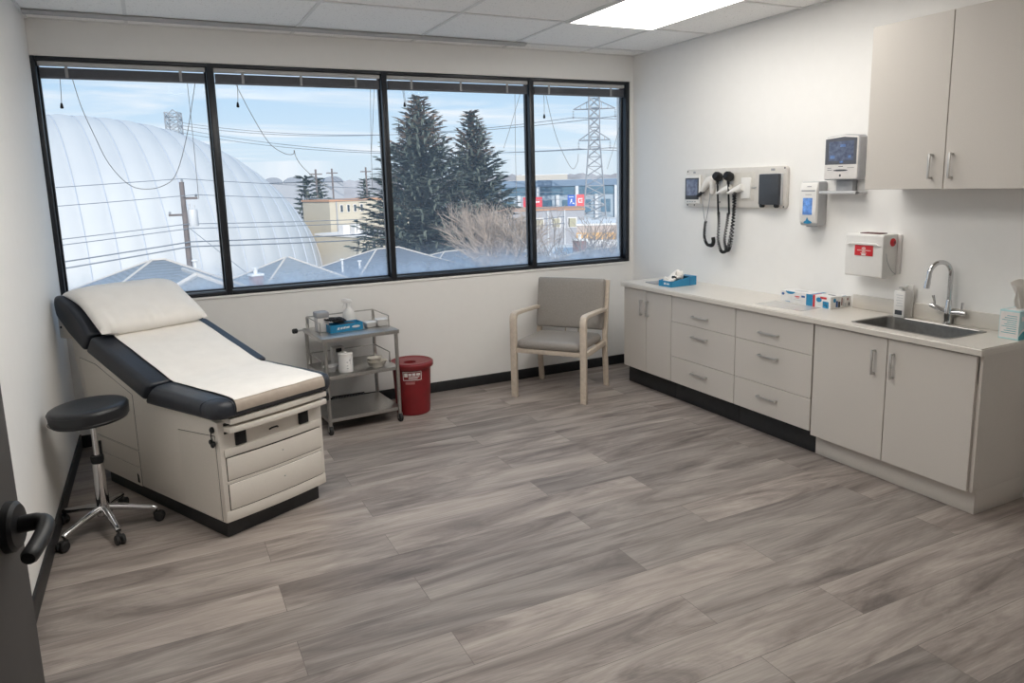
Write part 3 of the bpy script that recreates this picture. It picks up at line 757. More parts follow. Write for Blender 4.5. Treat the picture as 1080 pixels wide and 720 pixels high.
def arc_label(a0, a1, z0, z1, off, r0=0.130, slope=0.017 / 0.357):
    bm = B(); n = 8; lo = []; hi = []
    for k in range(n + 1):
        a = a0 + (a1 - a0) * k / n
        lo.append(bm.verts.new(((r0 + slope * z0 + off) * math.cos(a), (r0 + slope * z0 + off) * math.sin(a), z0)))
        hi.append(bm.verts.new(((r0 + slope * z1 + off) * math.cos(a), (r0 + slope * z1 + off) * math.sin(a), z1)))
    for k in range(n): bm.faces.new((lo[k], lo[k + 1], hi[k + 1], hi[k]))
    return bm
ac = math.radians(-107)
lb = mesh_obj('warning_label', arc_label(ac - 0.50, ac + 0.50, 0.282, 0.352, 0.0008), M['label'], t)
bm = arc_label(ac - 0.46, ac + 0.46, 0.287, 0.347, 0.0012)
mesh_obj('label_panel', bm, M['red'], lb)
bm = B()
for (a0, a1, z0, z1) in ((-0.42, -0.24, 0.310, 0.341), (-0.20, -0.04, 0.320, 0.338), (0.0, 0.17, 0.319, 0.340), (0.21, 0.42, 0.320, 0.338), (-0.20, 0.38, 0.306, 0.313), (-0.20, 0.28, 0.294, 0.300)):
    merge(bm, arc_label(ac + a0, ac + a1, z0, z1, 0.0016))
mesh_obj('label_marks', bm, M['label'], lb)
mesh_obj('lower_sticker', arc_label(ac - 0.38, ac + 0.12, 0.252, 0.271, 0.0008), mk('faded pink sticker', (0.42, 0.16, 0.16, 1), 0.5), t)

# low grille on the wall behind the trolley
t = thing('vent_grille', 'black slotted grille low on the wall behind the trolley', 'vent', (1.87, -0.012, 0.066), 0)
mesh_obj('plate', box(B(), (-0.13, -0.012, -0.036), (0.13, 0, 0.036), 0.002), M['black'], t)
bm = B()
for k in range(22): box(bm, (-0.122 + k * 0.0115, -0.016, -0.03), (-0.118 + k * 0.0115, -0.011, 0.03), 0.0005)
mesh_obj('louvre_bars', bm, M['greyplastic'], t)

# ------------------------------------------------------------------ guest chair
t = thing('guest_chair', 'taupe vinyl armchair with pale frame standing between the window wall and the counter', 'chair', (3.563, -0.506, 0), math.radians(-51.2))
HW = 0.30
for sx in (-1, 1):
    x0, x1 = (sx * HW - 0.025, sx * HW + 0.025)
    # front leg bends over into the armrest
    bm = B()
    outer = [(-0.318, 0.0), (-0.318, 0.62), (-0.313, 0.665), (-0.292, 0.694), (-0.255, 0.704), (-0.10, 0.700), (0.10, 0.690), (0.235, 0.682), (0.235, 0.655), (0.10, 0.662), (-0.10, 0.671), (-0.240, 0.674), (-0.262, 0.666), (-0.272, 0.645), (-0.274, 0.61), (-0.280, 0.0)]
    prism(bm, outer, 'x', x0, x1, 0.0045, 2, only_caps=True)
    l = mesh_obj('front_leg', bm, M['chairwood'], t)
    mesh_obj('leg_foot', box(B(), (x0 + 0.002, -0.316, 0), (x1 - 0.002, -0.282, 0.006)), M['rubber'], l)
    bm = B()
    prism(bm, [(0.262, 0.0), (0.298, 0.0), (0.262, 0.30), (0.262, 0.44), (0.300, 0.70), (0.335, 0.905), (0.312, 0.908), (0.270, 0.70), (0.228, 0.45), (0.228, 0.30)], 'x', x0 + 0.004, x1 - 0.004, 0.004, 2, only_caps=True)
    l = mesh_obj('back_leg', bm, M['chairwood'], t)
    mesh_obj('leg_foot', box(B(), (x0 + 0.006, 0.264, 0), (x1 - 0.006, 0.296, 0.006)), M['rubber'], l)
bm = B()
box(bm, (-HW + 0.02, -0.300, 0.372), (HW - 0.02, -0.275, 0.408), 0.003)
box(bm, (-HW + 0.02, 0.232, 0.36), (HW - 0.02, 0.256, 0.40), 0.003)
for sx in (-1, 1): box(bm, (sx * HW - 0.015, -0.28, 0.362), (sx * HW + 0.015, 0.24, 0.402), 0.003)
mesh_obj('seat_frame', bm, M['chairwood'], t)
def pad(hw, hd, th, crown, rr, nx=22, ny=18, edge=0.03):
    """upholstered pad in its own plane: width x, depth y, thickness z, domed top"""
    bm = B(); out = rrect(hw * 2, hd * 2, rr, 6); N = len(out)
    levs = [(0.0, edge * 0.7), (0.15 * th, edge * 0.15), (0.45 * th, 0), (0.75 * th, edge * 0.12), (0.93 * th, edge * 0.5), (th, edge * 1.2)]
    rings = []
    for z, ins in levs:
        rings.append([bm.verts.new((x * (1 - ins / hw), y * (1 - ins / hd), z)) for x, y in out])
    for f in (0.7, 0.35):
        rings.append([bm.verts.new((x * (1 - edge * 1.2 / hw) * f, y * (1 - edge * 1.2 / hd) * f, th + crown * (1 - f * f))) for x, y in out])
    for a, b in zip(rings, rings[1:]):
        for k in range(N): bm.faces.new((a[k], a[(k + 1) % N], b[(k + 1) % N], b[k]))
    c = bm.verts.new((0, 0, th + crown))
    for k in range(N): bm.faces.new((rings[-1][k], rings[-1][(k + 1) % N], c))
    bm.faces.new(rings[0][::-1])
    return bm
bm = pad(0.279, 0.275, 0.074, 0.012, 0.05); bm.transform(Matrix.Translation((0, -0.035, 0.400)) @ Matrix.Rotation(math.radians(-1.5), 4, 'X'))
mesh_obj('seat', bm, M['chairvinyl'], t, angle=60)
bm = pad(0.303, 0.215, 0.055, 0.008, 0.018, edge=0.018); 
bm.transform(Matrix.Translation((-0.006, 0.268, 0.705)) @ Matrix.Rotation(math.radians(90 - 9.5), 4, 'X'))
mesh_obj('backrest', bm, M['chairvinyl'], t, angle=60)
bm = B()
for sx in (-1, 1): tube(bm, [(sx * 0.06, 0.25, 0.385), (sx * 0.06, 0.258, 0.51)], 0.006, 8)
mesh_obj('back_bracket', bm, M['chairwood'], t)
# ------------------------------------------------------------------ base cabinets, worktop
XC = 4.185; XT = 4.224; XS = 4.221; HC = 0.88; XF = 4.144
def dhandle(bm, y0, y1, z, x=XC - 0.019):
    r = 0.0055
    box(bm, (x - 0.030, y1, z - r), (x - 0.020, y0, z + r), 0.0015)
    for y in (y0 - 0.006, y1 + 0.006): box(bm, (x - 0.022, y - 0.005, z - r), (x + 0.0, y + 0.005, z + r), 0.0015)
def vhandle(bm, y, z0, z1, x=XC - 0.019):
    r = 0.0055
    box(bm, (x - 0.032, y - r, z0), (x - 0.022, y + r, z1), 0.0015)
    for z in (z0 + 0.006, z1 - 0.006): box(bm, (x - 0.024, y - r, z - 0.005), (x, y + r, z + 0.005), 0.0015)
FT = 0.019
def front(name, y0, y1, z0, z1, par, off):
    bm = box(B(), (XC - FT, y1 + 0.0015, z0), (XC, y0 - 0.0015, z1), 0.0015, 1)
    bm.transform(Matrix.Translation(-off)); return mesh_obj(name, bm, M['cab'], par)
def handle(bm, par, off):
    bm.transform(Matrix.Translation(-off)); return mesh_obj('handle', bm, M['satin'], par)
def cabinet(name, label, y0, y1, zlow, toe_x, toe_mat, group, ztop=HC - 0.036):
    off = Vector((XC, (y0 + y1) / 2, 0))
    t = thing(name, label, 'cabinet', off, 0, group)
    bm = B(); box(bm, (XC + 0.0005, y1, zlow - 0.004), (W - 0.002, y0, ztop), 0.001)
    bm.transform(Matrix.Translation(-off)); mesh_obj('carcass', bm, M['cab'], t)
    bm = box(B(), (toe_x, y1, 0), (W - 0.002, y0, zlow - 0.004), 0.001); bm.transform(Matrix.Translation(-off))
    mesh_obj('toe_kick', bm, toe_mat, t)
    return t, off
GC = 'laminate base cabinets under the counter'
t, off = cabinet('base_cabinet', 'narrow two-door greige base cabinet at the window end of the counter', -0.545, -1.183, 0.153, XT, M['black'], GC)
for (a, b, hy) in ((-0.547, -0.858, -0.805), (-0.860, -1.182, -0.886)):
    o = front('door', a, b, 0.153, 0.838, t, off); bm = B(); vhandle(bm, hy, 0.627, 0.757); handle(bm, o, off)
for (y0, y1, lab) in ((-1.185, -1.884, 'three-drawer greige cabinet beside the narrow two-door cabinet'), (-1.886, -2.552, 'three-drawer greige cabinet touching the sink cabinet')):
    t, off = cabinet('drawer_cabinet', lab, y0, y1, 0.153, XT, M['black'], GC)
    for (z0, z1, hz) in ((0.153, 0.359, 0.274), (0.362, 0.636, 0.558), (0.639, 0.838, 0.714)):
        o = front('drawer', y0, y1, z0, z1, t, off); bm = B(); ym = (y0 + y1) / 2 + (0.01 if y0 > -1.5 else 0.018)
        dhandle(bm, ym + 0.083, ym - 0.083, hz); handle(bm, o, off)
t, off = cabinet('sink_cabinet', 'two-door greige sink cabinet with matching plinth at the near end of the counter', -2.560, -3.545, 0.132, XS, M['cab'], GC, 0.69)
for (a, b, hy) in ((-2.560, -3.055, -2.982), (-3.057, -3.543, -3.098)):
    o = front('door', a, b, 0.132, 0.836, t, off); bm = B(); vhandle(bm, hy, 0.619, 0.762); handle(bm, o, off)
bm = B(); prism(bm, [(XC - 0.0005, 0.129), (W - 0.002, 0.129), (W - 0.002, HC - 0.036), (XC - 0.0005, HC - 0.036)], 'y', -3.562, -3.545, 0.001, 1)
bm.transform(Matrix.Translation(-off)); mesh_obj('end_panel', bm, M['cab'], t)
bm = box(B(), (XS, -3.5555, 0), (W - 0.002, -3.545, 0.128), 0.001); bm.transform(Matrix.Translation(-off)); mesh_obj('plinth_end', bm, M['cab'], t)

# worktop with a cut-out for the sink
SX0, SX1, SY0, SY1 = 4.225, 4.56, -3.345, -2.770
def worktop():
    bm = B(); xs = [XF, SX0, SX1, W]; ys = [-3.574, SY0, SY1, -0.529]; z0, z1 = HC - 0.035, HC
    vt = [[[bm.verts.new((x, y, z)) for z in (z0, z1)] for y in ys] for x in xs]
    for i in range(3):
        for j in range(3):
            if i == 1 and j == 1: continue
            for k in (0, 1): bm.faces.new((vt[i][j][k], vt[i + 1][j][k], vt[i + 1][j + 1][k], vt[i][j + 1][k]))
    def wallf(a, b): bm.faces.new((vt[a[0]][a[1]][0], vt[b[0]][b[1]][0], vt[b[0]][b[1]][1], vt[a[0]][a[1]][1]))
    for i in range(3): wallf((i, 0), (i + 1, 0)); wallf((i, 3), (i + 1, 3)); wallf((0, i), (0, i + 1)); wallf((3, i), (3, i + 1))
    wallf((1, 1), (2, 1)); wallf((1, 2), (2, 2)); wallf((1, 1), (1, 2)); wallf((2, 1), (2, 2))
    bmesh.ops.recalc_face_normals(bm, faces=bm.faces[:])
    es = [e for e in bm.edges if all(abs(v.co.x - XF) < 1e-5 for v in e.verts) and abs(e.verts[0].co.z - e.verts[1].co.z) < 1e-6 and e.verts[0].co.z > z1 - 1e-4]
    es += [e for e in bm.edges if all(abs(v.co.y + 3.574) < 1e-5 for v in e.verts) and abs(e.verts[0].co.z - e.verts[1].co.z) < 1e-6 and e.verts[0].co.z > z1 - 1e-4]
    bmesh.ops.bevel(bm, geom=es, offset=0.006, segments=3, affect='EDGES')
    o = mesh_obj('countertop', bm, M['counter'], None)
    tag(o, 'long pale speckled countertop along the right wall with a sink cut into it', 'countertop')
    mesh_obj('backsplash', box(B(), (W - 0.022, -3.574, HC), (W - 0.001, -2.45, HC + 0.088), 0.004), M['counter'], o)
    return o
worktop()
# sink
t = thing('sink', 'rectangular stainless steel sink basin set into the countertop', 'sink', ((SX0 + SX1) / 2, (SY0 + SY1) / 2, HC))
sw, sd = SX1 - SX0, SY1 - SY0
bm = B(); rings = []
for (ins, z, r) in ((-0.010, 0.0012, 0.03), (-0.010, 0.0025, 0.03), (0.002, 0.0030, 0.035), (0.006, -0.002, 0.04), (0.010, -0.13, 0.045), (0.018, -0.155, 0.045), (0.045, -0.165, 0.04)):
    rings.append([bm.verts.new((x, y, z)) for x, y in rrect(sw - 2 * ins, sd - 2 * ins, r, 6)])
for a, b in zip(rings, rings[1:]):
    n = len(a)
    for k in range(n): bm.faces.new((a[k], a[(k + 1) % n], b[(k + 1) % n], b[k]))
bm.faces.new(rings[-1])
mesh_obj('basin', bm, M['basin'], t)
bm = B(); lathe(bm, [(0, -0.166), (0.02, -0.166), (0.024, -0.162), (0.042, -0.161), (0.045, -0.164)], 28)
mesh_obj('drain', bm, M['chrome'], t)
# faucet
t = thing('faucet', 'tall chrome gooseneck faucet with two lever handles behind the sink', 'faucet', (4.596, -3.105, HC), 0)
bm = B(); lathe(bm, [(0, 0), (0.027, 0), (0.028, 0.004), (0.021, 0.010), (0.019, 0.03), (0.021, 0.055), (0.022, 0.075), (0.017, 0.10), (0.0145, 0.135), (0.0125, 0.14), (0, 0.14)], 28)
mesh_obj('body', bm, M['chrome'], t)
bm = B(); R_ = 0.072; cx, cz = -R_, 0.285; dvx, dvy = -0.97, 0.24
pts = [(0, 0, 0.13), (0, 0, 0.20), (0, 0, 0.27)]
for k in range(1, 17):
    a = PI * k / 16 * 1.03; d_ = R_ * (1 - math.cos(a)); pts.append((d_ * dvx, d_ * dvy, 0.285 + R_ * math.sin(a)))
e = pts[-1]; pts.append((e[0] + 0.004 * dvx, e[1] + 0.004 * dvy, e[2] - 0.02)); pts.append((e[0] + 0.010 * dvx, e[1] + 0.01 * dvy, e[2] - 0.055))
tube(bm, pts, [0.0125] * (len(pts) - 2) + [0.0125, 0.0125], 16)
mesh_obj('spout', bm, M['chrome'], t)
e = Vector(pts[-1]); e2 = Vector(pts[-2]); dn = (e - e2).normalized()
bm = B(); cyl(bm, e - dn * 0.03, e + dn * 0.010, 0.0150, 18)
mesh_obj('aerator', bm, M['chrome'], t)
for (vx, vy, lift) in ((-0.30, 0.95, 0.034), (0.05, -1.0, 0.008)):
    bm = B(); a = Vector((0, 0, 0.066)); b = Vector((vx * 0.085, vy * 0.085, 0.066 + lift)); tube(bm, [a, a.lerp(b, 0.35), a.lerp(b, 0.75), b, b + Vector((vx, vy, 0)) * 0.012], [0.013, 0.012, 0.015, 0.015, 0.011], 16)
    o = mesh_obj('valve_arm', bm, M['chrome'], t)
    bm = B(); c = b - Vector((vx, vy, 0)) * 0.012
    tube(bm, [c, c + Vector((0.002, 0, 0.02)), c + Vector((0.004 + vx * 0.01, vy * 0.012 * (1 if lift > 0.02 else 0), 0.058))], [0.006, 0.0055, 0.0075], 10)
    mesh_obj('lever', bm, M['chrome'], o)

# soap pump pack
t = thing('soap_dispenser', 'slim white soap dispenser bottle standing against the backsplash left of the faucet', 'soap dispenser', (4.585, -2.832, HC), math.radians(0))
mesh_obj('bottle', box(B(), (-0.034, -0.036, 0), (0.030, 0.036, 0.160), 0.005), M['white'], t)
bm = B(); box(bm, (-0.0352, -0.022, 0.018), (-0.0338, 0.024, 0.045)); mesh_obj('barcode', bm, M['darkgrey'], t)
bm = B()
for k in range(5): box(bm, (-0.0352, -0.024, 0.070 + k * 0.016), (-0.0338, 0.020 - 0.006 * (k % 2), 0.074 + k * 0.016))
mesh_obj('print', bm, M['lightgrey'], t)
bm = B(); cyl(bm, (0.0, 0, 0.158), (0, 0, 0.176), 0.010, 14); box(bm, (-0.03, -0.02, 0.174), (0.014, 0.012, 0.185), 0.003); tube(bm, [(-0.01, -0.018, 0.18), (0.0, -0.030, 0.195)], 0.004, 8)
mesh_obj('pump', bm, M['satin'], t)
mesh_obj('wall_plate', box(B(), (0.028, -0.042, 0.0), (0.037, 0.038, 0.195), 0.003), M['white'], t)

# tissue box at the near end
t = thing('tissue_box', 'pale teal tissue box with a tissue pulled out, at the near counter end', 'tissue box', (4.542, -3.505, HC), 0)
mesh_obj('carton', box(B(), (-0.070, -0.050, 0), (0.070, 0.050, 0.150), 0.002, 1), M['teal'], t)
bm = B(); box(bm, (-0.0705, -0.046, 0.008), (-0.0698, 0.046, 0.142)); mesh_obj('side_panel', bm, M['label'], t)
bm = B()
for k in range(9): box(bm, (-0.0710, -0.036, 0.032 + k * 0.011), (-0.0704, 0.036 - 0.012 * ((k * 7) % 3), 0.035 + k * 0.011))
mesh_obj('side_print', bm, M['tealdark'], t)
bm = B(); tq = [(-0.07, 0.0)]
wave = [(-0.07 + 0.14 * k / 14, 0.028 + 0.016 * math.sin(k * 0.5 - 0.6)) for k in range(15)]
prism(bm, [(-0.0698, 0.003)] + wave + [(0.0698, 0.003)], 'y', -0.0509, -0.0499); mesh_obj('wave_print', bm, M['tealdark'], t)
bm = B(); prism(bm, [(x, z + 0.004) for x, z in wave] + [(x, z + 0.014) for x, z in wave[::-1]], 'y', -0.0507, -0.0498)
box(bm, (-0.056, -0.0507, 0.098), (0.05, -0.0498, 0.122))
mesh_obj('front_print', bm, M['card'], t)
def tissue(bm, w, h, seed, lean=0.0, n=16):
    """a folded sheet of tissue rising out of a slot"""
    g = []
    for i in range(n + 1):
        row = []
        for j in range(9):
            a = i / n * 2 - 1; b = j / 8
            sp = 0.25 + 0.75 * math.sin(min(1, b * 1.1) * PI * 0.62)
            x = a * w * sp; y = 0.022 * math.sin(a * 5 + seed + b * 2.2) * (0.3 + b) + lean * b * b
            z = h * b * (1 - 0.35 * abs(a) ** 1.5) + 0.006 * math.sin(a * 9 + seed)* b
            row.append(bm.verts.new((x, y, z)))
        g.append(row)
    for i in range(n):
        for j in range(8): bm.faces.new((g[i][j], g[i + 1][j], g[i + 1][j + 1], g[i][j + 1]))
    ret = bmesh.ops.solidify(bm, geom=bm.faces[:], thickness=0.0012)
bm = B(); tissue(bm, 0.066, 0.15, 1.0, 0.02); bm.transform(Matrix.Translation((0.015, 0, 0.148)))
mesh_obj('tissue', bm, M['paper'], t, angle=80)
bm = B(); box(bm, (-0.058, -0.034, 0.1495), (0.058, 0.034, 0.1508)); mesh_obj('top_film', bm, M['card'], t)

# row of glove cartons
def glovebox(label, x0, x1, y0, y1, h, deco, grp='glove cartons on the counter'):
    off = Vector(((x0 + x1) / 2, (y0 + y1) / 2, HC)); t = thing('glove_carton', label, 'box', off, 0, grp)
    bm = box(B(), (x0, y1, HC), (x1, y0, HC + h), 0.0015, 1); bm.transform(Matrix.Translation(-off)); mesh_obj('carton', bm, M['card'], t)
    for (m, boxes) in deco:
        for b_ in boxes:
            bm = B()
            if b_[0] == 'p': prism(bm, b_[1], 'x', x0 - 0.0008, x0 + 0.0003)
            elif b_[0] == 'q': prism(bm, b_[1], 'y', y1 - 0.0008, y1 + 0.0003)
            elif b_[0] == 't': prism(bm, b_[1], 'z', HC + h - 0.0003, HC + h + 0.0008)
            bm.transform(Matrix.Translation(-off)); mesh_obj('printed_mark', bm, M[m], t)
def rectp(a0, a1, b0, b1): return [(a0, b0), (a1, b0), (a1, b1), (a0, b1)]
def ell(ca, cb, ra, rb, n=18, a0=0, a1=2 * PI): return [(ca + ra * math.cos(a0 + (a1 - a0) * k / n), cb + rb * math.sin(a0 + (a1 - a0) * k / n)) for k in range(n + (0 if a1 - a0 > 6 else 1))]
z = HC
glovebox('long white and blue glove carton at the window side of the row', 4.458, 4.585, -2.005, -2.280, 0.078, [
    ('blue', [('p', rectp(-2.279, -2.226, z + 0.001, z + 0.077)), ('p', ell(-2.09, z + 0.0775, 0.040, 0.018, 14, PI, 2 * PI)), ('t', rectp(4.459, 4.584, -2.279, -2.255)), ('p', rectp(-2.09, -2.05, z + 0.006, z + 0.009))]),
    ('deepblue', [('p', ell(-2.027, z + 0.055, 0.012, 0.009)), ('p', rectp(-2.215, -2.185, z + 0.048, z + 0.060))]),
    ('redlabel', [('p', rectp(-2.17, -2.13, z + 0.046, z + 0.052)), ('p', rectp(-2.165, -2.14, z + 0.038, z + 0.042))]),
    ('lightgrey', [('t', ell(4.52, -2.13, 0.022, 0.055)), ('p', rectp(-2.20, -2.12, z + 0.024, z + 0.027))])])
glovebox('red edged glove carton with blue picture, at the front of the row', 4.452, 4.520, -2.286, -2.428, 0.080, [
    ('redlabel', [('p', rectp(-2.304, -2.287, z + 0.001, z + 0.079)), ('p', rectp(-2.395, -2.345, z + 0.060, z + 0.074)), ('t', rectp(4.453, 4.519, -2.300, -2.287))]),
    ('blue', [('p', rectp(-2.412, -2.366, z + 0.003, z + 0.046)), ('p', ell(-2.335, z + 0.052, 0.022, 0.016)), ('q', ell(4.487, z + 0.055, 0.012, 0.014))]),
    ('deepblue', [('q', rectp(4.500, 4.517, z + 0.010, z + 0.05))]),
    ('white', [('p', [(-2.40, z + 0.020), (-2.375, z + 0.036), (-2.372, z + 0.030), (-2.397, z + 0.014)])])])
glovebox('white carton with rust red band, second along the row towards the wall', 4.522, 4.563, -2.30, -2.426, 0.077, [
    ('darkgrey', [('q', rectp(4.524, 4.542, z + 0.006, z + 0.044)), ('t', ell(4.542, -2.36, 0.010, 0.03))]),
    ('red', [('q', rectp(4.553, 4.560, z + 0.018, z + 0.066))])])
glovebox('white carton with faint blue marks, third along the row', 4.565, 4.602, -2.30, -2.424, 0.075, [
    ('blue', [('t', rectp(4.567, 4.600, -2.423, -2.415))]), ('lightgrey', [('q', rectp(4.570, 4.580, z + 0.01, z + 0.06)), ('q', rectp(4.585, 4.598, z + 0.006, z + 0.03))])])
glovebox('last white carton of the row, touching the wall', 4.604, 4.642, -2.30, -2.420, 0.073, [
    ('red', [('q', rectp(4.612, 4.622, z + 0.045, z + 0.060))]), ('darkgrey', [('q', rectp(4.627, 4.636, z + 0.008, z + 0.03))])])
# laminated sheet on the counter
o = single('laminated_sheet', box(B(), (-0.105, -0.19, 0), (0.105, 0.19, 0.0012), 0.0004, 1), mk('grey laminated card', (0.52, 0.50, 0.475, 1), 0.12, var=0.1, scale=30), 'grey laminated sheet lying on the counter in front of the glove cartons', 'sheet', (4.345, -2.175, HC), math.radians(4))
# blue cut-open glove box at the window end, with white tissue
t = thing('open_glove_box', 'cut-open blue box holding white crumpled liners at the window end of the counter', 'box', (4.385, -0.985, HC), math.radians(4))
bm = B(); hx, hy = 0.135, 0.075
box(bm, (-hx, -hy, 0), (hx, hy, 0.003)); box(bm, (-hx, -hy, 0), (-hx + 0.003, hy, 0.048))
prism(bm, [(-hx, 0), (hx, 0), (hx, 0.072), (0.06, 0.070), (-hx, 0.046)], 'y', -hy, -hy + 0.003); prism(bm, [(-hx, 0), (hx, 0), (hx, 0.072), (0.06, 0.070), (-hx, 0.046)], 'y', hy - 0.003, hy)
box(bm, (0.065, -hy, 0.069), (hx, hy, 0.073)); box(bm, (hx - 0.003, -hy, 0), (hx, hy, 0.073))
mesh_obj('carton', bm, M['blue'], t)
bm = B(); prism(bm, [(0.062, 0.001), (0.066, 0.001), (0.066, 0.072), (0.062, 0.072)], 'y', -hy - 0.0008, -hy); mesh_obj('flap_line', bm, M['deepblue'], t)
bm = B(); box(bm, (-hx - 0.0008, -0.01, 0.018), (-hx, 0.012, 0.034)); box(bm, (-hx - 0.0008, -0.05, 0.020), (-hx, -0.018, 0.030)); mesh_obj('print', bm, M['card'], t)
bm = B(); crumple(bm, (-0.045, 0.0, 0.055), (0.065, 0.05, 0.034), 1.3, amp=0.6); crumple(bm, (0.02, 0.015, 0.075), (0.055, 0.045, 0.045), 5.1, amp=0.6); crumple(bm, (-0.10, 0.02, 0.048), (0.03, 0.035, 0.028), 9.1, amp=0.6)
mesh_obj('liners', bm, M['paper'], t, angle=70)
bm = B(); crumple(bm, (-0.07, -0.035, 0.070), (0.022, 0.018, 0.016), 2.2, amp=0.7); mesh_obj('dark_liner', bm, M['vinyl'], t, angle=70)
o = single('tablet', box(B(), (-0.075, -0.09, 0), (0.075, 0.09, 0.009), 0.004), M['greyplastic'], 'thin dark grey tablet lying flat behind the cut-open blue box', 'tablet', (4.335, -0.80, HC), math.radians(-6))

# ------------------------------------------------------------------ upper cabinet
UX = W - 0.30; Y0, YS, Y1 = -2.727, -3.194, -3.665
t = thing('wall_cabinet', 'two-door greige cupboard hung high on the right wall over the sink', 'cabinet', (UX, YS, 1.647))
off = Vector(t.location)
bm = box(B(), (UX + 0.0005, Y1, 1.647), (W - 0.001, Y0, 2.538), 0.001); bm.transform(Matrix.Translation(-off)); mesh_obj('carcass', bm, M['cab'], t)
for (a, b, hy) in ((Y0, YS + 0.002, -3.127), (YS - 0.002, Y1, -3.236)):
    bm = box(B(), (UX - FT, b, 1.645), (UX, a, 2.54), 0.0015, 1); bm.transform(Matrix.Translation(-off)); o = mesh_obj('door', bm, M['cab'], t)
    bm = B(); vhandle(bm, hy, 1.699, 1.830, UX - FT); bm.transform(Matrix.Translation(-off)); mesh_obj('handle', bm, M['satin'], o)

# ------------------------------------------------------------------ wall mounted things (local frame: x = -world y, y = out of wall, z up)
def wallthing(name, label, cat, y, z, group=None):
    t = thing(name, label, cat, (W, y, z), 0, group)
    return t
def wm(bm, par, name, m, **k):
    """build in (s, out, z): s runs along the wall towards the camera end, out leaves the wall"""
    for v in bm.verts: v.co = Vector((-v.co.y, -v.co.x, v.co.z))
    return mesh_obj(name, bm, m, par, **k)
# diagnostic panel, centre y -1.33, z 1.655
t = wallthing('diagnostic_station', 'long silver diagnostic instrument panel on the right wall with small screen', 'diagnostic panel', -1.332, 1.655)
def sx(y): return -(y + 1.332)
bm = B(); pts = rrect(1.075, 0.302, 0.03, 5); prism(bm, pts, 'y', 0, 0.030, 0.004, 2, only_caps=True)
wm(bm, t, 'back_plate', mk('silver painted panel', (0.68, 0.65, 0.61, 1), 0.38, 0.05, var=0.04))
bm = B(); box(bm, (-0.31, 0.029, -0.10), (0.235, 0.031, 0.115), 0.0005); wm(bm, t, 'centre_plate', mk('silver panel inset', (0.63, 0.60, 0.55, 1), 0.35, 0.05))
bm = B(); box(bm, (sx(-0.795), 0.028, -0.125), (sx(-0.985), 0.050, 0.105), 0.008); o = wm(bm, t, 'screen_module', M['white'])
bm = B(); box(bm, (sx(-0.808), 0.047, -0.092), (sx(-0.972), 0.0515, 0.082), 0.003); o2 = wm(bm, o, 'bezel', M['darkgrey'])
bm = B(); box(bm, (sx(-0.822), 0.050, -0.060), (sx(-0.958), 0.0525, 0.070), 0.001); wm(bm, o, 'screen', M['screen'])
bm = B()
for k in range(4): box(bm, (sx(-0.83) + 0.03 * k, 0.0495, -0.112), (sx(-0.83) + 0.03 * k + 0.02, 0.0508, -0.106))
wm(bm, o, 'buttons', M['greyplastic'])
bm = B(); obox(bm, (sx(-1.00), 0.055, -0.045), (0.085, 0.02, 0.026), Matrix.Rotation(-0.5, 3, 'Y'), 0.006); wm(bm, t, 'probe_clip', M['blackplastic'])
bm = B(); box(bm, (sx(-1.155), 0.028, -0.05), (sx(-1.195), 0.036, 0.05), 0.003); wm(bm, t, 'socket_plate', M['white']); bm = B(); box(bm, (sx(-1.435), 0.028, -0.082), (sx(-1.535), 0.042, 0.075), 0.006); wm(bm, t, 'socket_plate', M['white'])
bm = B(); cyl(bm, (sx(-1.545), 0.034, 0.0), (sx(-1.585), 0.034, 0.0), 0.006, 10); wm(bm, t, 'side_pin', M['satin'])
bm = B(); box(bm, (sx(-1.632), 0.028, -0.126), (sx(-1.842), 0.044, 0.10), 0.006); o = wm(bm, t, 'tip_dispenser', M['lightgrey'])
bm = B(); box(bm, (sx(-1.645), 0.040, -0.123), (sx(-1.832), 0.070, 0.097), 0.007); wm(bm, o, 'dispenser_cover', M['darkgrey'])
for y in (-1.668, -1.805):
    bm = B(); lathe(bm, [(0, 0.03), (0.012, 0.03), (0.016, 0.022), (0.016, 0), (0, 0)], 16, (sx(y), 0.040, -0.128), Matrix.Rotation(-PI / 2, 3, 'X')); wm(bm, o, 'dispenser_knob', M['blackplastic'])
bm = B()
for (y, z) in ((-0.815, 0.135), (-0.815, -0.137), (-1.85, 0.135), (-1.85, -0.137), (-1.20, -0.11), (-0.90, -0.137)): lathe(bm, [(0, 0.0035), (0.006, 0.003), (0.007, 0), (0, 0)], 10, (sx(y), 0.029, z), Matrix.Rotation(-PI / 2, 3, 'X'))
wm(bm, t, 'mounting_screws', M['darkgrey'])
bm = B(); box(bm, (sx(-0.882), 0.0295, 0.118), (sx(-0.91), 0.0312, 0.134)); box(bm, (sx(-1.722), 0.0295, 0.118), (sx(-1.76), 0.0312, 0.134)); wm(bm, t, 'maker_marks', M['greyplastic'])
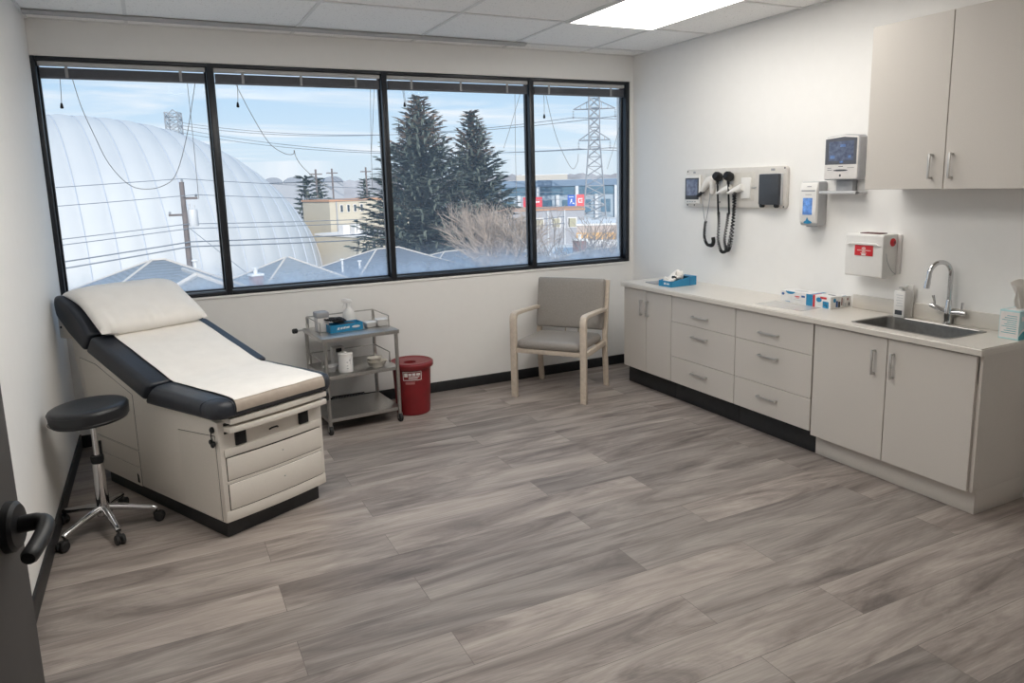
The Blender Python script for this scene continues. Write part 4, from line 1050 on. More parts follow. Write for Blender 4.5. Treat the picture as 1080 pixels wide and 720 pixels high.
# handsets with coiled cords
def coil(bm, path, rc, turns, rw, n=10):
    pts = smooth_path(path, 14); L = len(pts); out = []
    steps = turns * n
    for i in range(steps + 1):
        f = i / steps * (L - 1); k = min(int(f), L - 2); p = pts[k].lerp(pts[k + 1], f - k); tdir = (pts[k + 1] - pts[k]).normalized()
        u = tdir.cross(Vector((0, 1, 0.01))).normalized(); v = tdir.cross(u); a = 2 * PI * i / n
        out.append(p + u * rc * math.cos(a) + v * rc * math.sin(a))
    tube(bm, out, rw, 5)
def handset(label, y, grip, loop):
    t = wallthing('diagnostic_handset', label, 'medical handset', y, 1.655, 'corded handsets on the diagnostic panel')
    s0 = lambda yy: -(yy - y)
    bm = B(); lathe(bm, [(0, -0.03), (0.03, -0.03), (0.036, -0.018), (0.036, 0.012), (0.028, 0.03), (0, 0.032)], 22, (0, 0.070, 0.088), Matrix.Rotation(-1.15, 3, 'X'))
    cyl(bm, (0, 0.026, 0.085), (0, 0.06, 0.088), 0.012, 12); cyl(bm, (0, 0.072, 0.07), (0, 0.070, 0.03), 0.011, 14)
    wm(bm, t, 'head', M['blackplastic'], angle=50)
    bm = B(); tube(bm, smooth_path([(0, 0.070, 0.035), (0.002, 0.066, -0.05), (0.003, 0.060, -0.16), (0.003, 0.055, -0.20)], 5), 0.0075, 8); wm(bm, t, 'straight_cord', M['blackplastic'])
    bm = B(); coil(bm, [(s, o_, z) for s, o_, z in loop], 0.0095, 46, 0.0042); wm(bm, t, 'coiled_cord', M['blackplastic'], angle=80)
    gx = s0(grip)
    bm = B(); tube(bm, [(gx - 0.055, 0.068, -0.035), (gx - 0.02, 0.062, -0.022), (gx + 0.02, 0.052, -0.008), (gx + 0.05, 0.045, 0.004)], [0.013, 0.022, 0.027, 0.028], 18)
    cyl(bm, (gx - 0.055, 0.068, -0.035), (gx - 0.075, 0.07, -0.040), 0.010, 12)
    wm(bm, t, 'holder_cup', M['white'])
handset('black headed handset nearer the small screen on the wall diagnostic panel', -1.213, -1.286, [(0.003, 0.055, -0.19), (0.004, 0.05, -0.27), (0.0, 0.05, -0.40), (0.03, 0.05, -0.485), (0.075, 0.05, -0.495), (0.115, 0.05, -0.45), (0.15, 0.05, -0.30), (0.17, 0.055, -0.17), (0.168, 0.058, -0.05)])
handset('black headed handset nearer the black tip dispenser on the wall diagnostic panel', -1.333, -1.405, [(0.003, 0.065, -0.19), (0.0, 0.075, -0.28), (-0.015, 0.08, -0.40), (0.005, 0.08, -0.47), (0.035, 0.08, -0.47), (0.06, 0.08, -0.40), (0.07, 0.075, -0.25), (0.072, 0.07, -0.12), (0.07, 0.065, -0.03)])
# thermometer probe with thin wires and a short coil
t = wallthing('thermometer_probe', 'white probe cradle with thin wires and a short hooked coil, beside the panel screen', 'thermometer', -1.06, 1.655)
s0 = lambda yy: -(yy + 1.06)
bm = B(); tube(bm, [(-0.035, 0.060, -0.025), (0.0, 0.052, 0.02), (0.03, 0.046, 0.055), (0.065, 0.04, 0.075)], [0.016, 0.030, 0.036, 0.028], 16)
tube(bm, [(0.06, 0.045, 0.07), (0.07, 0.042, 0.01), (0.06, 0.04, -0.045)], [0.022, 0.026, 0.014], 14)
wm(bm, t, 'cradle', M['white'])
bm = B(); tube(bm, smooth_path([(-0.03, 0.06, -0.02), (-0.028, 0.058, -0.12), (-0.012, 0.05, -0.24), (0.0, 0.045, -0.27)], 5), 0.0035, 6); tube(bm, smooth_path([(0.045, 0.045, -0.03), (0.04, 0.05, -0.12), (0.012, 0.048, -0.24), (0.0, 0.045, -0.27)], 5), 0.0035, 6)
wm(bm, t, 'wires', M['greyplastic'])
bm = B(); coil(bm, [(0.0, 0.045, -0.265), (-0.012, 0.045, -0.33), (-0.012, 0.045, -0.40), (0.02, 0.045, -0.448), (0.06, 0.045, -0.455)], 0.009, 24, 0.004); wm(bm, t, 'coiled_cord', M['blackplastic'], angle=80)
bm = B(); tube(bm, smooth_path([(0.055, 0.045, -0.455), (0.083, 0.045, -0.45), (0.095, 0.045, -0.42), (0.088, 0.045, -0.39)], 5), 0.0155, 12); wm(bm, t, 'cord_hook', M['blackplastic'])

# sanitizer dispenser
t = wallthing('sanitizer_dispenser', 'tall grey and white hand sanitizer dispenser with blue window on the right wall', 'soap dispenser', -2.125, 1.545)
bm = B(); box(bm, (-0.072, 0, -0.145), (0.072, 0.088, 0.148), 0.012, 3); wm(bm, t, 'housing', mk('dispenser grey', (0.45, 0.45, 0.46, 1), 0.45))
bm = B(); prism(bm, [(0.072, -0.142), (0.096, -0.120), (0.104, -0.05), (0.102, 0.09), (0.088, 0.142), (0.072, 0.146)], 'x', -0.070, 0.070, 0.006, 2); o = wm(bm, t, 'front_cover', M['white'])
bm = B(); box(bm, (-0.038, 0.098, -0.072), (0.040, 0.1062, 0.040), 0.003); wm(bm, o, 'blue_window', M['blueglow'])
bm = B(); prism(bm, [(-0.03, -0.128), (-0.028, -0.118), (-0.012, -0.110), (-0.002, -0.085), (0.008, -0.108), (0.03, -0.116), (0.032, -0.126), (0.0, -0.132)], 'y', 0.080, 0.1000); wm(bm, o, 'drop_mark', M['blue'])
bm = B(); box(bm, (-0.055, 0.092, 0.082), (0.058, 0.1025, 0.092), 0.001); box(bm, (-0.012, 0.088, 0.112), (0.022, 0.0985, 0.118), 0.001); box(bm, (-0.02, 0.1, 0.060), (0.03, 0.1036, 0.064), 0.0005); wm(bm, o, 'print', M['greyplastic'])
bm = B(); box(bm, (-0.03, 0.03, -0.155), (0.03, 0.075, -0.144), 0.004); wm(bm, t, 'nozzle', M['greyplastic'])

# wall terminal
t = wallthing('wall_terminal', 'grey touch-screen terminal on a small bracket shelf beside the high cupboard', 'terminal', -2.365, 1.70)
bm = B(); prism(bm, [(-0.128, 0.0), (0.128, 0.0), (0.132, 0.02), (0.132, 0.262), (0.122, 0.274), (0.03, 0.284), (-0.118, 0.272), (-0.128, 0.262)], 'y', 0.02, 0.088, 0.010, 3, only_caps=True); wm(bm, t, 'housing', mk('mid grey plastic', (0.40, 0.40, 0.42, 1), 0.45))
bm = B(); prism(bm, [(-0.125, 0.006), (0.119, 0.006), (0.124, 0.02), (0.124, 0.258), (0.114, 0.268), (0.02, 0.276), (-0.115, 0.266), (-0.125, 0.256)], 'y', 0.086, 0.093, 0.003, 2, only_caps=True); wm(bm, t, 'face_plate', M['label'])
bm = B(); prism(bm, [(-0.120, 0.098), (0.114, 0.096), (0.114, 0.258), (0.018, 0.268), (-0.120, 0.258)], 'y', 0.091, 0.0955, 0.001, 1); o = wm(bm, t, 'bezel', mk('slate bezel', (0.10, 0.105, 0.125, 1), 0.4))
bm = B(); box(bm, (-0.092, 0.094, 0.120), (0.094, 0.0968, 0.242), 0.0008); wm(bm, o, 'screen', M['screen'])
bm = B(); box(bm, (-0.005, 0.0955, 0.205), (0.035, 0.0975, 0.222), 0.0005); box(bm, (-0.08, 0.0955, 0.135), (-0.045, 0.0975, 0.155), 0.0005); box(bm, (0.055, 0.0955, 0.135), (0.075, 0.0975, 0.152), 0.0005); box(bm, (-0.006, 0.0955, 0.106), (0.02, 0.0965, 0.118), 0.0005); wm(bm, o, 'screen_icons', screen_mat('dim icons', (0.20, 0.33, 0.62), 0.8))
bm = B(); prism(bm, ell(0.0, 0.060, 0.055, 0.006, 16), 'y', 0.092, 0.0942); wm(bm, t, 'card_slot', M['darkgrey'])
bm = B(); lathe(bm, [(0, 0.0945), (0.008, 0.0945)], 12, (0, 0.0, 0.028), Matrix.Rotation(-PI / 2, 3, 'X')); box(bm, (-0.10, 0.092, 0.074), (-0.07, 0.0938, 0.077)); box(bm, (-0.10, 0.092, 0.062), (-0.065, 0.0938, 0.065)); box(bm, (-0.015, 0.092, 0.082), (0.018, 0.0938, 0.086)); box(bm, (0.05, 0.092, 0.074), (0.10, 0.0938, 0.076)); wm(bm, t, 'face_marks', M['darkgrey'])
bm = B(); box(bm, (-0.062, 0.006, -0.075), (0.062, 0.05, 0.004), 0.004); wm(bm, t, 'neck', M['greyplastic'])
bm = B(); box(bm, (-0.145, 0, -0.088), (0.135, 0.11, -0.070), 0.004); box(bm, (0.10, 0.08, -0.09), (0.135, 0.115, -0.068), 0.004); wm(bm, t, 'bracket_shelf', M['lightgrey'])
bm = B(); box(bm, (-0.10, 0.0, 0.03), (0.10, 0.025, 0.24), 0.003); wm(bm, t, 'wall_plate', M['greyplastic'])

# sharps cabinet
t = wallthing('sharps_box', 'white wall-mounted sharps disposal box with red label above the soap dispenser', 'sharps container', -2.61, 1.238)
bm = B(); prism(bm, [(0.0, -0.112), (0.10, -0.134), (0.138, -0.130), (0.143, -0.122), (0.146, 0.06), (0.146, 0.122), (0.138, 0.132), (0.0, 0.132)], 'x', -0.135, 0.130, 0.010, 3); o = wm(bm, t, 'case', M['white'])
bm = B(); box(bm, (0.127, 0.0, -0.11), (0.150, 0.018, 0.13), 0.004); box(bm, (-0.15, 0.0, -0.11), (-0.132, 0.018, 0.13), 0.004); wm(bm, t, 'wall_bracket', M['label'])
# hood over the opening
bm = B()
pts = [(-0.118, 0.058), (-0.10, 0.066), (0.09, 0.066), (0.112, 0.060), (0.112, 0.066), (0.085, 0.080), (-0.09, 0.080), (-0.118, 0.066)]
prism(bm, pts, 'y', 0.14, 0.156, 0.003, 2); wm(bm, t, 'hood', M['white'])
bm = B(); box(bm, (-0.064, 0.1455, 0.000), (0.064, 0.1485, 0.064), 0.001); l = wm(bm, t, 'red_label', M['redlabel'])
bm = B(); prism(bm, ell(0, 0.045, 0.014, 0.010, 16), 'y', 0.148, 0.1496); 
for (a, b, c_, d_) in ((-0.045, -0.012, 0.030, 0.036), (0.012, 0.05, 0.030, 0.036), (-0.012, 0.012, 0.020, 0.034), (-0.022, 0.022, 0.014, 0.019)): box(bm, (a, 0.148, c_), (b, 0.1494, d_), 0.0004)
wm(bm, l, 'label_marks', mk('pale pink print', (0.75, 0.45, 0.42, 1), 0.5))
bm = B(); box(bm, (-0.014, 0.1482, 0.002), (0.016, 0.1492, 0.013), 0.0004); wm(bm, l, 'label_patch', M['label'])
bm = B(); box(bm, (-0.07, 0.03, 0.130), (0.07, 0.10, 0.138), 0.003); wm(bm, t, 'top_flap', mk('dark maroon plastic', (0.10, 0.03, 0.03, 1), 0.5))
bm = B(); lathe(bm, [(0, 0.012), (0.016, 0.010), (0.024, 0.004), (0.025, 0.0), (0, 0)], 26, (0.1295, 0.06, 0.085), Matrix.Rotation(PI / 2, 3, 'Y')); d_ = wm(bm, t, 'red_dial', M['redlabel'])
bm = B(); lathe(bm, [(0, 0.0135), (0.009, 0.0128)], 16, (0.1295, 0.06, 0.085), Matrix.Rotation(PI / 2, 3, 'Y')); wm(bm, d_, 'dial_centre', M['red'])
bm = B(); tube(bm, smooth_path([(0.1305, 0.02, -0.112), (0.1305, 0.06, -0.085), (0.1305, 0.10, -0.03), (0.1305, 0.115, 0.02)], 6), 0.0016, 5); wm(bm, t, 'side_seam', M['greyplastic'])
# ------------------------------------------------------------------ outside
G = -4.6
def gmat():
    t = NT('winter ground'); v = t.coord(); n = t.noise(v, 0.05, 6, 0.6); n2 = t.noise(v, 0.8, 4)
    c = t.ramp(n.outputs['Fac'], [(0.3, (0.40, 0.38, 0.35)), (0.5, (0.66, 0.65, 0.64)), (0.7, (0.80, 0.80, 0.80))])
    t.link(t.mix(c, t.ramp(n2.outputs['Fac'], [(0.3, (0.75, 0.75, 0.75)), (0.7, (1.1, 1.1, 1.1))]), 0.7, 'MULTIPLY'), t.bsdf.inputs['Base Color'])
    t.bsdf.inputs['Roughness'].default_value = 0.95
    return t.m
bm = B(); box(bm, (-250, 0.3, G - 1), (330, 330, G))
tag(mesh_obj('ground', bm, gmat()), kind='structure')
# low wooded ridge on the skyline
bm = B(); rg = random.Random(11); N = 260; rows = []
for i in range(N + 1):
    a = math.radians(-35 + 90 * i / N); d0 = 292
    h = 8.4 + 1.1 * noise.noise(Vector((i * 0.10, 0, 0))) + 1.6 * abs(noise.noise(Vector((i * 0.45, 3, 0)))) + 1.0 * rg.random()
    rows.append([bm.verts.new((0.6 + (d0 + o) * math.sin(a), -5.6 + (d0 + o) * math.cos(a), G + z)) for o, z in ((-12, -0.5), (-4, h * 0.7), (0, h), (6, h * 0.8), (14, -0.5))])
for a, b in zip(rows, rows[1:]):
    for k in range(4): bm.faces.new((a[k], b[k], b[k + 1], a[k + 1]))
tag(mesh_obj('hill', bm, mk('distant woods', (0.30, 0.29, 0.30, 1), 0.95, var=0.35, scale=0.12)), kind='structure')

# ---- air-supported dome
domem = NT('white dome fabric'); dv = domem.coord((0.25, 0.25, 0.25)); dn_ = domem.noise(dv, 1.0, 3)
domem.link(domem.ramp(dn_.outputs['Fac'], [(0.3, (0.50, 0.503, 0.51)), (0.7, (0.55, 0.547, 0.54))]), domem.bsdf.inputs['Base Color']); domem.bsdf.inputs['Roughness'].default_value = 0.7
DC = (-7.01, 54.22); DA = 0.152; DL, DW, DH, DP = 20.0, 19.8, 11.68, 2.896
def dome_pt(s, t, inf=0.0):
    k = max(0.0, 1 - abs(s) ** DP) ** 0.776
    c, sn = math.cos(t), math.sin(t); ct = math.copysign(abs(c) ** 1.05, c); st = abs(sn) ** 1.05
    ax, ay = math.cos(DA), math.sin(DA)
    w = DW * k + inf; h = DH * k + inf
    return Vector((ax * s * DL - ay * ct * w, ay * s * DL + ax * ct * w, st * h))
t = thing('air_dome', 'huge white inflated sports dome with vertical seams outside the left windows', 'dome', (DC[0], DC[1], G))
seams = [-0.97 + 0.066 * k for k in range(30)]
bm = B(); SS = []
for a, b in zip(seams, seams[1:]):
    for j in range(6): SS.append((a + (b - a) * j / 6, math.sin(PI * j / 6) * 0.10))
SS = [(-1.0, 0)] + [(-0.985, 0.1)] + SS + [(x, 0.0) for x in (0.944, 0.96, 0.975, 0.987, 0.995, 1.0)]
NTT = 56; rows = []
for s, inf in SS: rows.append([bm.verts.new(dome_pt(s, PI * k / NTT, inf)) for k in range(NTT + 1)])
for a, b in zip(rows, rows[1:]):
    for k in range(NTT): bm.faces.new((a[k], b[k], b[k + 1], a[k + 1]))
bmesh.ops.remove_doubles(bm, verts=bm.verts[:], dist=0.01)
mesh_obj('membrane', bm, domem.m, t, angle=80)
ms = mk('dome seam webbing', (0.46, 0.49, 0.55, 1), 0.7)
for s in seams[:-1]:
    bm = B(); tube(bm, [dome_pt(s, PI * (0.01 + 0.98 * k / 48), 0.03) for k in range(49)], 0.035, 5); mesh_obj('seam', bm, ms, t)

# ---- houses
brick = mk('red brick chimney', (0.26, 0.14, 0.12, 1), 0.9, var=0.3, scale=6)
siding = mk('pale siding', (0.50, 0.50, 0.48, 1), 0.8)
def roofmat(name, c):
    t = NT(name); v = t.coord(); w = t.add('ShaderNodeTexWave', wave_type='BANDS', bands_direction='Z'); w.inputs['Scale'].default_value = 7; w.inputs['Distortion'].default_value = 0.6; t.link(v, w.inputs['Vector'])
    n = t.noise(v, 9, 3); a = t.mix((c[0] * 0.72, c[1] * 0.72, c[2] * 0.72, 1), (c[0], c[1], c[2], 1), w.outputs['Fac']); t.link(t.mix(a, t.ramp(n.outputs['Fac'], [(0.3, (0.8, 0.8, 0.8)), (0.7, (1.1, 1.1, 1.1))]), 0.8, 'MULTIPLY'), t.bsdf.inputs['Base Color']); t.bsdf.inputs['Roughness'].default_value = 0.9
    return t.m
RM = [roofmat('blue grey shingles', (0.27, 0.29, 0.31)), roofmat('slate shingles', (0.19, 0.205, 0.235)), roofmat('grey shingles', (0.28, 0.28, 0.29))]
cap = mk('weathered ridge cap', (0.55, 0.50, 0.45, 1), 0.9)
def house(label, c, hx, hy, eave, peak, rid, rot, rm, chim=None, vents=(), gable=None):
    t = thing('house', label, 'house', (c[0], c[1], G), math.radians(rot))
    e, p = eave - G, peak - G
    mesh_obj('wall', box(B(), (-hx + 0.35, -hy + 0.35, 0), (hx - 0.35, hy - 0.35, e)), siding, t)
    bm = B()
    q = [(-hx, -hy, e), (hx, -hy, e), (hx, hy, e), (-hx, hy, e)]; r_ = [(-rid, 0, p), (rid, 0, p)] if rid > 0.05 else [(-0.05, 0, p), (0.05, 0, p)]
    V = [bm.verts.new(x) for x in q + r_]; Lw = [bm.verts.new((x, y, z - 0.14)) for x, y, z in q]
    for f in ((0, 1, 5, 4), (1, 2, 5), (2, 3, 4, 5), (3, 0, 4)): bm.faces.new([V[i] for i in f])
    bm.faces.new(Lw)
    for i in range(4): bm.faces.new((V[i], V[(i + 1) % 4], Lw[(i + 1) % 4], Lw[i]))
    roof = mesh_obj('roof', bm, rm, t)
    bm = B()
    for a, b in ((0, 4), (3, 4), (1, 5), (2, 5)): tube(bm, [q[a], r_[b - 4]], 0.028, 5)
    if rid > 0.05: tube(bm, [r_[0], r_[1]], 0.028, 5)
    mesh_obj('ridge_cap', bm, cap, roof)
    if gable:
        gx, gw, gl, gz = gable; gz -= G
        bm = B(); prism(bm, [(gx - gw, e), (gx + gw, e), (gx, gz)], 'y', -hy - gl, 0.0); g = mesh_obj('front_gable_roof', bm, rm, t)
        bm = B(); tube(bm, [(gx - gw, -hy - gl, e), (gx, -hy - gl, gz)], 0.05, 5); tube(bm, [(gx + gw, -hy - gl, e), (gx, -hy - gl, gz)], 0.05, 5); tube(bm, [(gx, -hy - gl, gz), (gx, -0.2, gz)], 0.045, 5); mesh_obj('gable_trim', bm, cap, g)
    if chim:
        x, y, w_, zt = chim; zt -= G
        ch = mesh_obj('chimney', box(B(), (x - w_ / 2, y - w_ / 2, e - 0.3), (x + w_ / 2, y + w_ / 2, zt), 0.01), brick, t)
        bm = box(B(), (x - w_ * 0.58, y - w_ * 0.58, zt), (x + w_ * 0.58, y + w_ * 0.58, zt + 0.05), 0.005); cyl(bm, (x, y, zt + 0.05), (x, y, zt + 0.17), 0.05, 10); cyl(bm, (x, y, zt + 0.17), (x, y, zt + 0.20), 0.08, 10); mesh_obj('chimney_cap', bm, M['card'], ch)
    for (x, y, zb, zt) in vents:
        bm = B(); cyl(bm, (x, y, zb - G - 0.2), (x, y, zt - G), 0.032, 10); cyl(bm, (x, y, zt - G), (x, y, zt - G + 0.03), 0.065, 10); mesh_obj('roof_vent', bm, M['card'], t)
house('bungalow with pale blue hipped roof just outside the leftmost window, before the dome', (0.62, 10.6), 1.45, 1.5, -0.22, 0.40, 0.12, 10, RM[0], gable=(0.35, 0.85, 0.06, 0.20), vents=((-1.0, -1.1, -0.12, 0.08), (0.62, -0.3, 0.1, 0.34)))
house('bungalow with pointed blue grey roof and red chimney at the foot of the dome', (3.65, 13.9), 1.55, 1.55, -0.82, -0.02, 0.05, 15, RM[0], chim=(-1.15, -0.7, 0.26, -0.33))
house('dark slate roofed house below the cream building', (7.15, 16.6), 2.35, 2.0, -1.0, -0.18, 0.4, 14, RM[1], vents=((-1.45, -0.8, -0.65, -0.42), (-1.75, -0.3, -0.7, -0.38)))
house('slate roofed house with brick chimney under the spruce trees', (11.5, 20.0), 3.3, 1.9, -1.35, -0.72, 1.3, 12, RM[1], chim=(0.5, -1.0, 0.33, -0.45))
house('grey roofed house with brick chimney below the narrow window bay', (13.0, 13.3), 2.3, 1.9, -0.85, -0.33, 0.9, 24, RM[2], chim=(0.1, 0.9, 0.32, -0.12))

# ---- commercial buildings
def building(name, label, c, w, d, top, rot, wallc, parts, parapet=None, cat='building'):
    t = thing(name, label, cat, (c[0], c[1], G), math.radians(rot)); h = top - G
    mesh_obj('wall', box(B(), (0, 0, 0), (w, d, h)), wallc, t)
    mesh_obj('parapet', box(B(), (-0.08, -0.08, h), (w + 0.08, d + 0.08, h + 0.14)), parapet or M['label'], t)
    for (nm, lo, hi, m, sub) in parts:
        o = mesh_obj(nm, box(B(), (lo[0], lo[1], lo[2] - G), (hi[0], hi[1], hi[2] - G)), m, t)
        for (n2, l2, h2, m2) in sub: mesh_obj(n2, box(B(), (l2[0], l2[1], l2[2] - G), (h2[0], h2[1], h2[2] - G)), m2, o)
    return t
cream = mk('cream stucco', (0.52, 0.46, 0.36, 1), 0.9, var=0.06, scale=0.6)
dkwin = mk('dark window glass', (0.04, 0.05, 0.06, 1), 0.2)
trim_o = mk('orange brown flashing', (0.50, 0.27, 0.16, 1), 0.8)
wins = []
for k in range(4):
    x = 0.95 + k * 0.62; wins.append(('window_frame', (x - 0.04, -0.05, -0.16), (x + 0.24, 0.0, 0.44), M['label'], [('window_pane', (x, -0.07, -0.12), (x + 0.20, -0.04, 0.40), dkwin)]))
wins.append(('downpipe', (0.55, -0.06, -4.0), (0.65, 0.0, 0.75), M['greyplastic'], []))
building('cream_building', 'taller cream block with four small windows right of the dome', (12.86, 51.04), 9.0, 3.9, 0.70, 20, cream, wins, trim_o)
wl = [('window_frame', (1.1, -0.05, -2.55), (1.36, 0.0, -2.02), M['label'], [('window_pane', (1.13, -0.07, -2.5), (1.33, -0.04, -2.06), dkwin)]), ('window_frame', (1.75, -0.05, -2.75), (2.0, 0.0, -2.2), M['label'], [('window_pane', (1.78, -0.07, -2.7), (1.97, -0.04, -2.25), dkwin)]),
      ('rooftop_fan', (-0.0 + 0.2, 2.2, -1.7), (0.75, 2.8, -0.95), M['label'], []), ('rooftop_fan', (1.2, 2.2, -1.7), (1.7, 2.8, -0.95), M['label'], []), ('door', (0.35, -0.05, -4.6), (0.8, 0.0, -3.2), M['greyplastic'], [])]
building('cream_annex', 'lower cream annex with roof vents standing before the taller cream block', (13.43, 44.9), 6.0, 5.6, -1.75, 20, cream, wl, M['label'])
wbm = mk('white grey render', (0.36, 0.36, 0.385, 1), 0.9, var=0.05, scale=0.5)
wp = []
for x in (10.0, 11.7, 13.35):
    wp.append(('window_frame', (x, -0.06, -2.9), (x + 0.98, 0.0, -1.85), M['label'], [('window_blind', (x + 0.1, -0.09, -2.82), (x + 0.88, -0.05, -1.95), mk('tan window blind', (0.40, 0.37, 0.26, 1), 0.8)), ('window_pane', (x + 0.1, -0.1, -2.82), (x + 0.2, -0.06, -1.95), dkwin)]))
for x in (9.4, 11.3, 13.0): wp.append(('pilaster', (x, -0.12, -4.6), (x + 0.14, 0.0, -1.1), M['lightgrey'], []))
building('white_building', 'white grey flat roofed building with three tan windows beyond the narrow bay', (27.0, 65.4), 15.1, 8.0, -1.12, -29.2, wbm, wp, trim_o)
bgm = mk('pale blue cladding', (0.30, 0.36, 0.42, 1), 0.6, var=0.05, scale=0.4)
bgl = mk('blue green glazing', (0.10, 0.17, 0.23, 1), 0.15, var=0.3, scale=0.5)
bp = [('glazing_band', (0, -0.15, -0.5), (44, 0.0, 0.95), bgl, []), ('roof_band', (-0.2, -0.4, 1.0), (44.2, 0.0, 2.1), mk('blue metal roof', (0.15, 0.21, 0.29, 1), 0.5, var=0.1, scale=0.4), [])]
for k in range(12): bp.append(('column', (1.2 + k * 3.4, -0.5, -4.6), (1.75 + k * 3.4, -0.1, 1.0 if k % 2 == 0 else -0.5), M['lightgrey'], []))
for k in range(11): bp.append(('window', (2.3 + k * 3.4, -0.2, -3.6), (3.9 + k * 3.4, 0.0, -1.4), bgl, []))
building('glass_building', 'long blue glazed commercial building behind the pylon', (49.0, 116.1), 44.0, 12.0, 2.0, -30.3, bgm, bp, M['lightgrey'])
building('beige_warehouse', 'flat beige warehouse roof on the skyline behind the blue glazed building', (90.0, 173.2), 14.0, 10.0, 3.7, -29, mk('beige cladding', (0.46, 0.42, 0.37, 1), 0.9), [], M['label'])
orange = mk('orange cladding', (0.62, 0.36, 0.14, 1), 0.8)
building('orange_store', 'low building with orange and white bands at the right edge of the window view', (31.9, 45.9), 10.0, 6.0, -1.85, -33, mk('pinkish grey wall', (0.46, 0.38, 0.34, 1), 0.9), [('orange_band', (-0.05, -0.1, -3.0), (10, 0, -2.45), orange, []), ('white_band', (-0.05, -0.12, -3.5), (10, 0, -3.05), M['label'], []), ('green_band', (-0.05, -0.1, -4.6), (10, 0, -3.7), mk('dark green cladding', (0.10, 0.16, 0.12, 1), 0.8), [])], M['label'])
t = thing('arched_hall', 'grey hall with row of arched roofs on the skyline right of the dome', 'building', (20.0, 141.0, G), math.radians(-8))
bm = B(); prism(bm, [(0, 0), (15, 0), (15, 7.6), (0, 7.6)], 'y', 0, 8); mesh_obj('wall', bm, mk('hall grey', (0.34, 0.35, 0.38, 1), 0.9), t)
for k in range(4):
    bm = B(); prism(bm, [(1.9 + k * 3.75 + 1.8 * math.cos(a), 7.6 + 1.0 * math.sin(a)) for a in [PI * j / 10 for j in range(11)]], 'y', -0.3, 8); mesh_obj('vault', bm, mk('vault grey', (0.24, 0.26, 0.30, 1), 0.7), t)

def sign(label, c, w, zb, zt, rot, m, marks):
    t = thing('banner_sign', label, 'sign', (c[0], c[1], G), math.radians(rot), 'banner signs beyond the white building')
    bm = B(); cyl(bm, (-w / 2 + 0.1, 0.1, 0), (-w / 2 + 0.1, 0.1, zt - G), 0.06, 8); cyl(bm, (w / 2 - 0.1, 0.1, 0), (w / 2 - 0.1, 0.1, zt - G), 0.06, 8); mesh_obj('post', bm, M['greyplastic'], t)
    p = mesh_obj('board', box(B(), (-w / 2, -0.04, zb - G), (w / 2, 0.04, zt - G)), m, t)
    bm = B(); zc = (zb + zt) / 2 - G
    for poly in marks: prism(bm, [(x, zc + z) for x, z in poly], 'y', -0.055, -0.035)
    mesh_obj('board_marks', bm, M['card'], p)
sred = mk('red banner', (0.62, 0.05, 0.07, 1), 0.6); sblue = mk('blue banner', (0.05, 0.12, 0.45, 1), 0.6); sred2 = mk('coral red banner', (0.70, 0.10, 0.11, 1), 0.6)
sign('red banner with a white word strip, left of the paired banners', (47.3, 82.8), 2.6, -1.65, -0.22, -30, sred, [[(-0.3, -0.12), (0.0, -0.10), (0.0, 0.16), (-0.3, 0.12)], [(0.08, -0.10), (0.3, -0.08), (0.3, 0.14), (0.08, 0.12)], [(0.4, -0.06), (0.62, -0.04), (0.62, 0.2), (0.4, 0.18)], [(0.7, -0.02), (0.95, 0.0), (0.95, 0.18), (0.7, 0.16)]])
sign('blue banner with a white figure, touching a coral red one', (51.9, 80.2), 1.05, -1.65, -0.05, -30, sblue, [[(-0.1, 0.25), (0.1, 0.25), (0.05, 0.0), (0.15, -0.1), (-0.05, -0.15), (-0.2, -0.35), (-0.25, -0.35), (-0.1, -0.02)], [(0.12, -0.2), (0.4, -0.3), (0.4, -0.42), (0.12, -0.36)], [(-0.35, 0.5), (0.3, 0.5), (0.3, 0.58), (-0.35, 0.58)]])
sign('coral red banner with pale letters, right of the blue one', (52.95, 79.6), 1.05, -1.6, 0.0, -30, sred2, [[(-0.3, -0.3), (0.3, -0.3), (0.3, -0.18), (-0.18, -0.18), (-0.18, 0.18), (0.3, 0.18), (0.3, 0.3), (-0.3, 0.3)], [(0.05, -0.05), (0.3, -0.05), (0.3, 0.05), (0.05, 0.05)]])

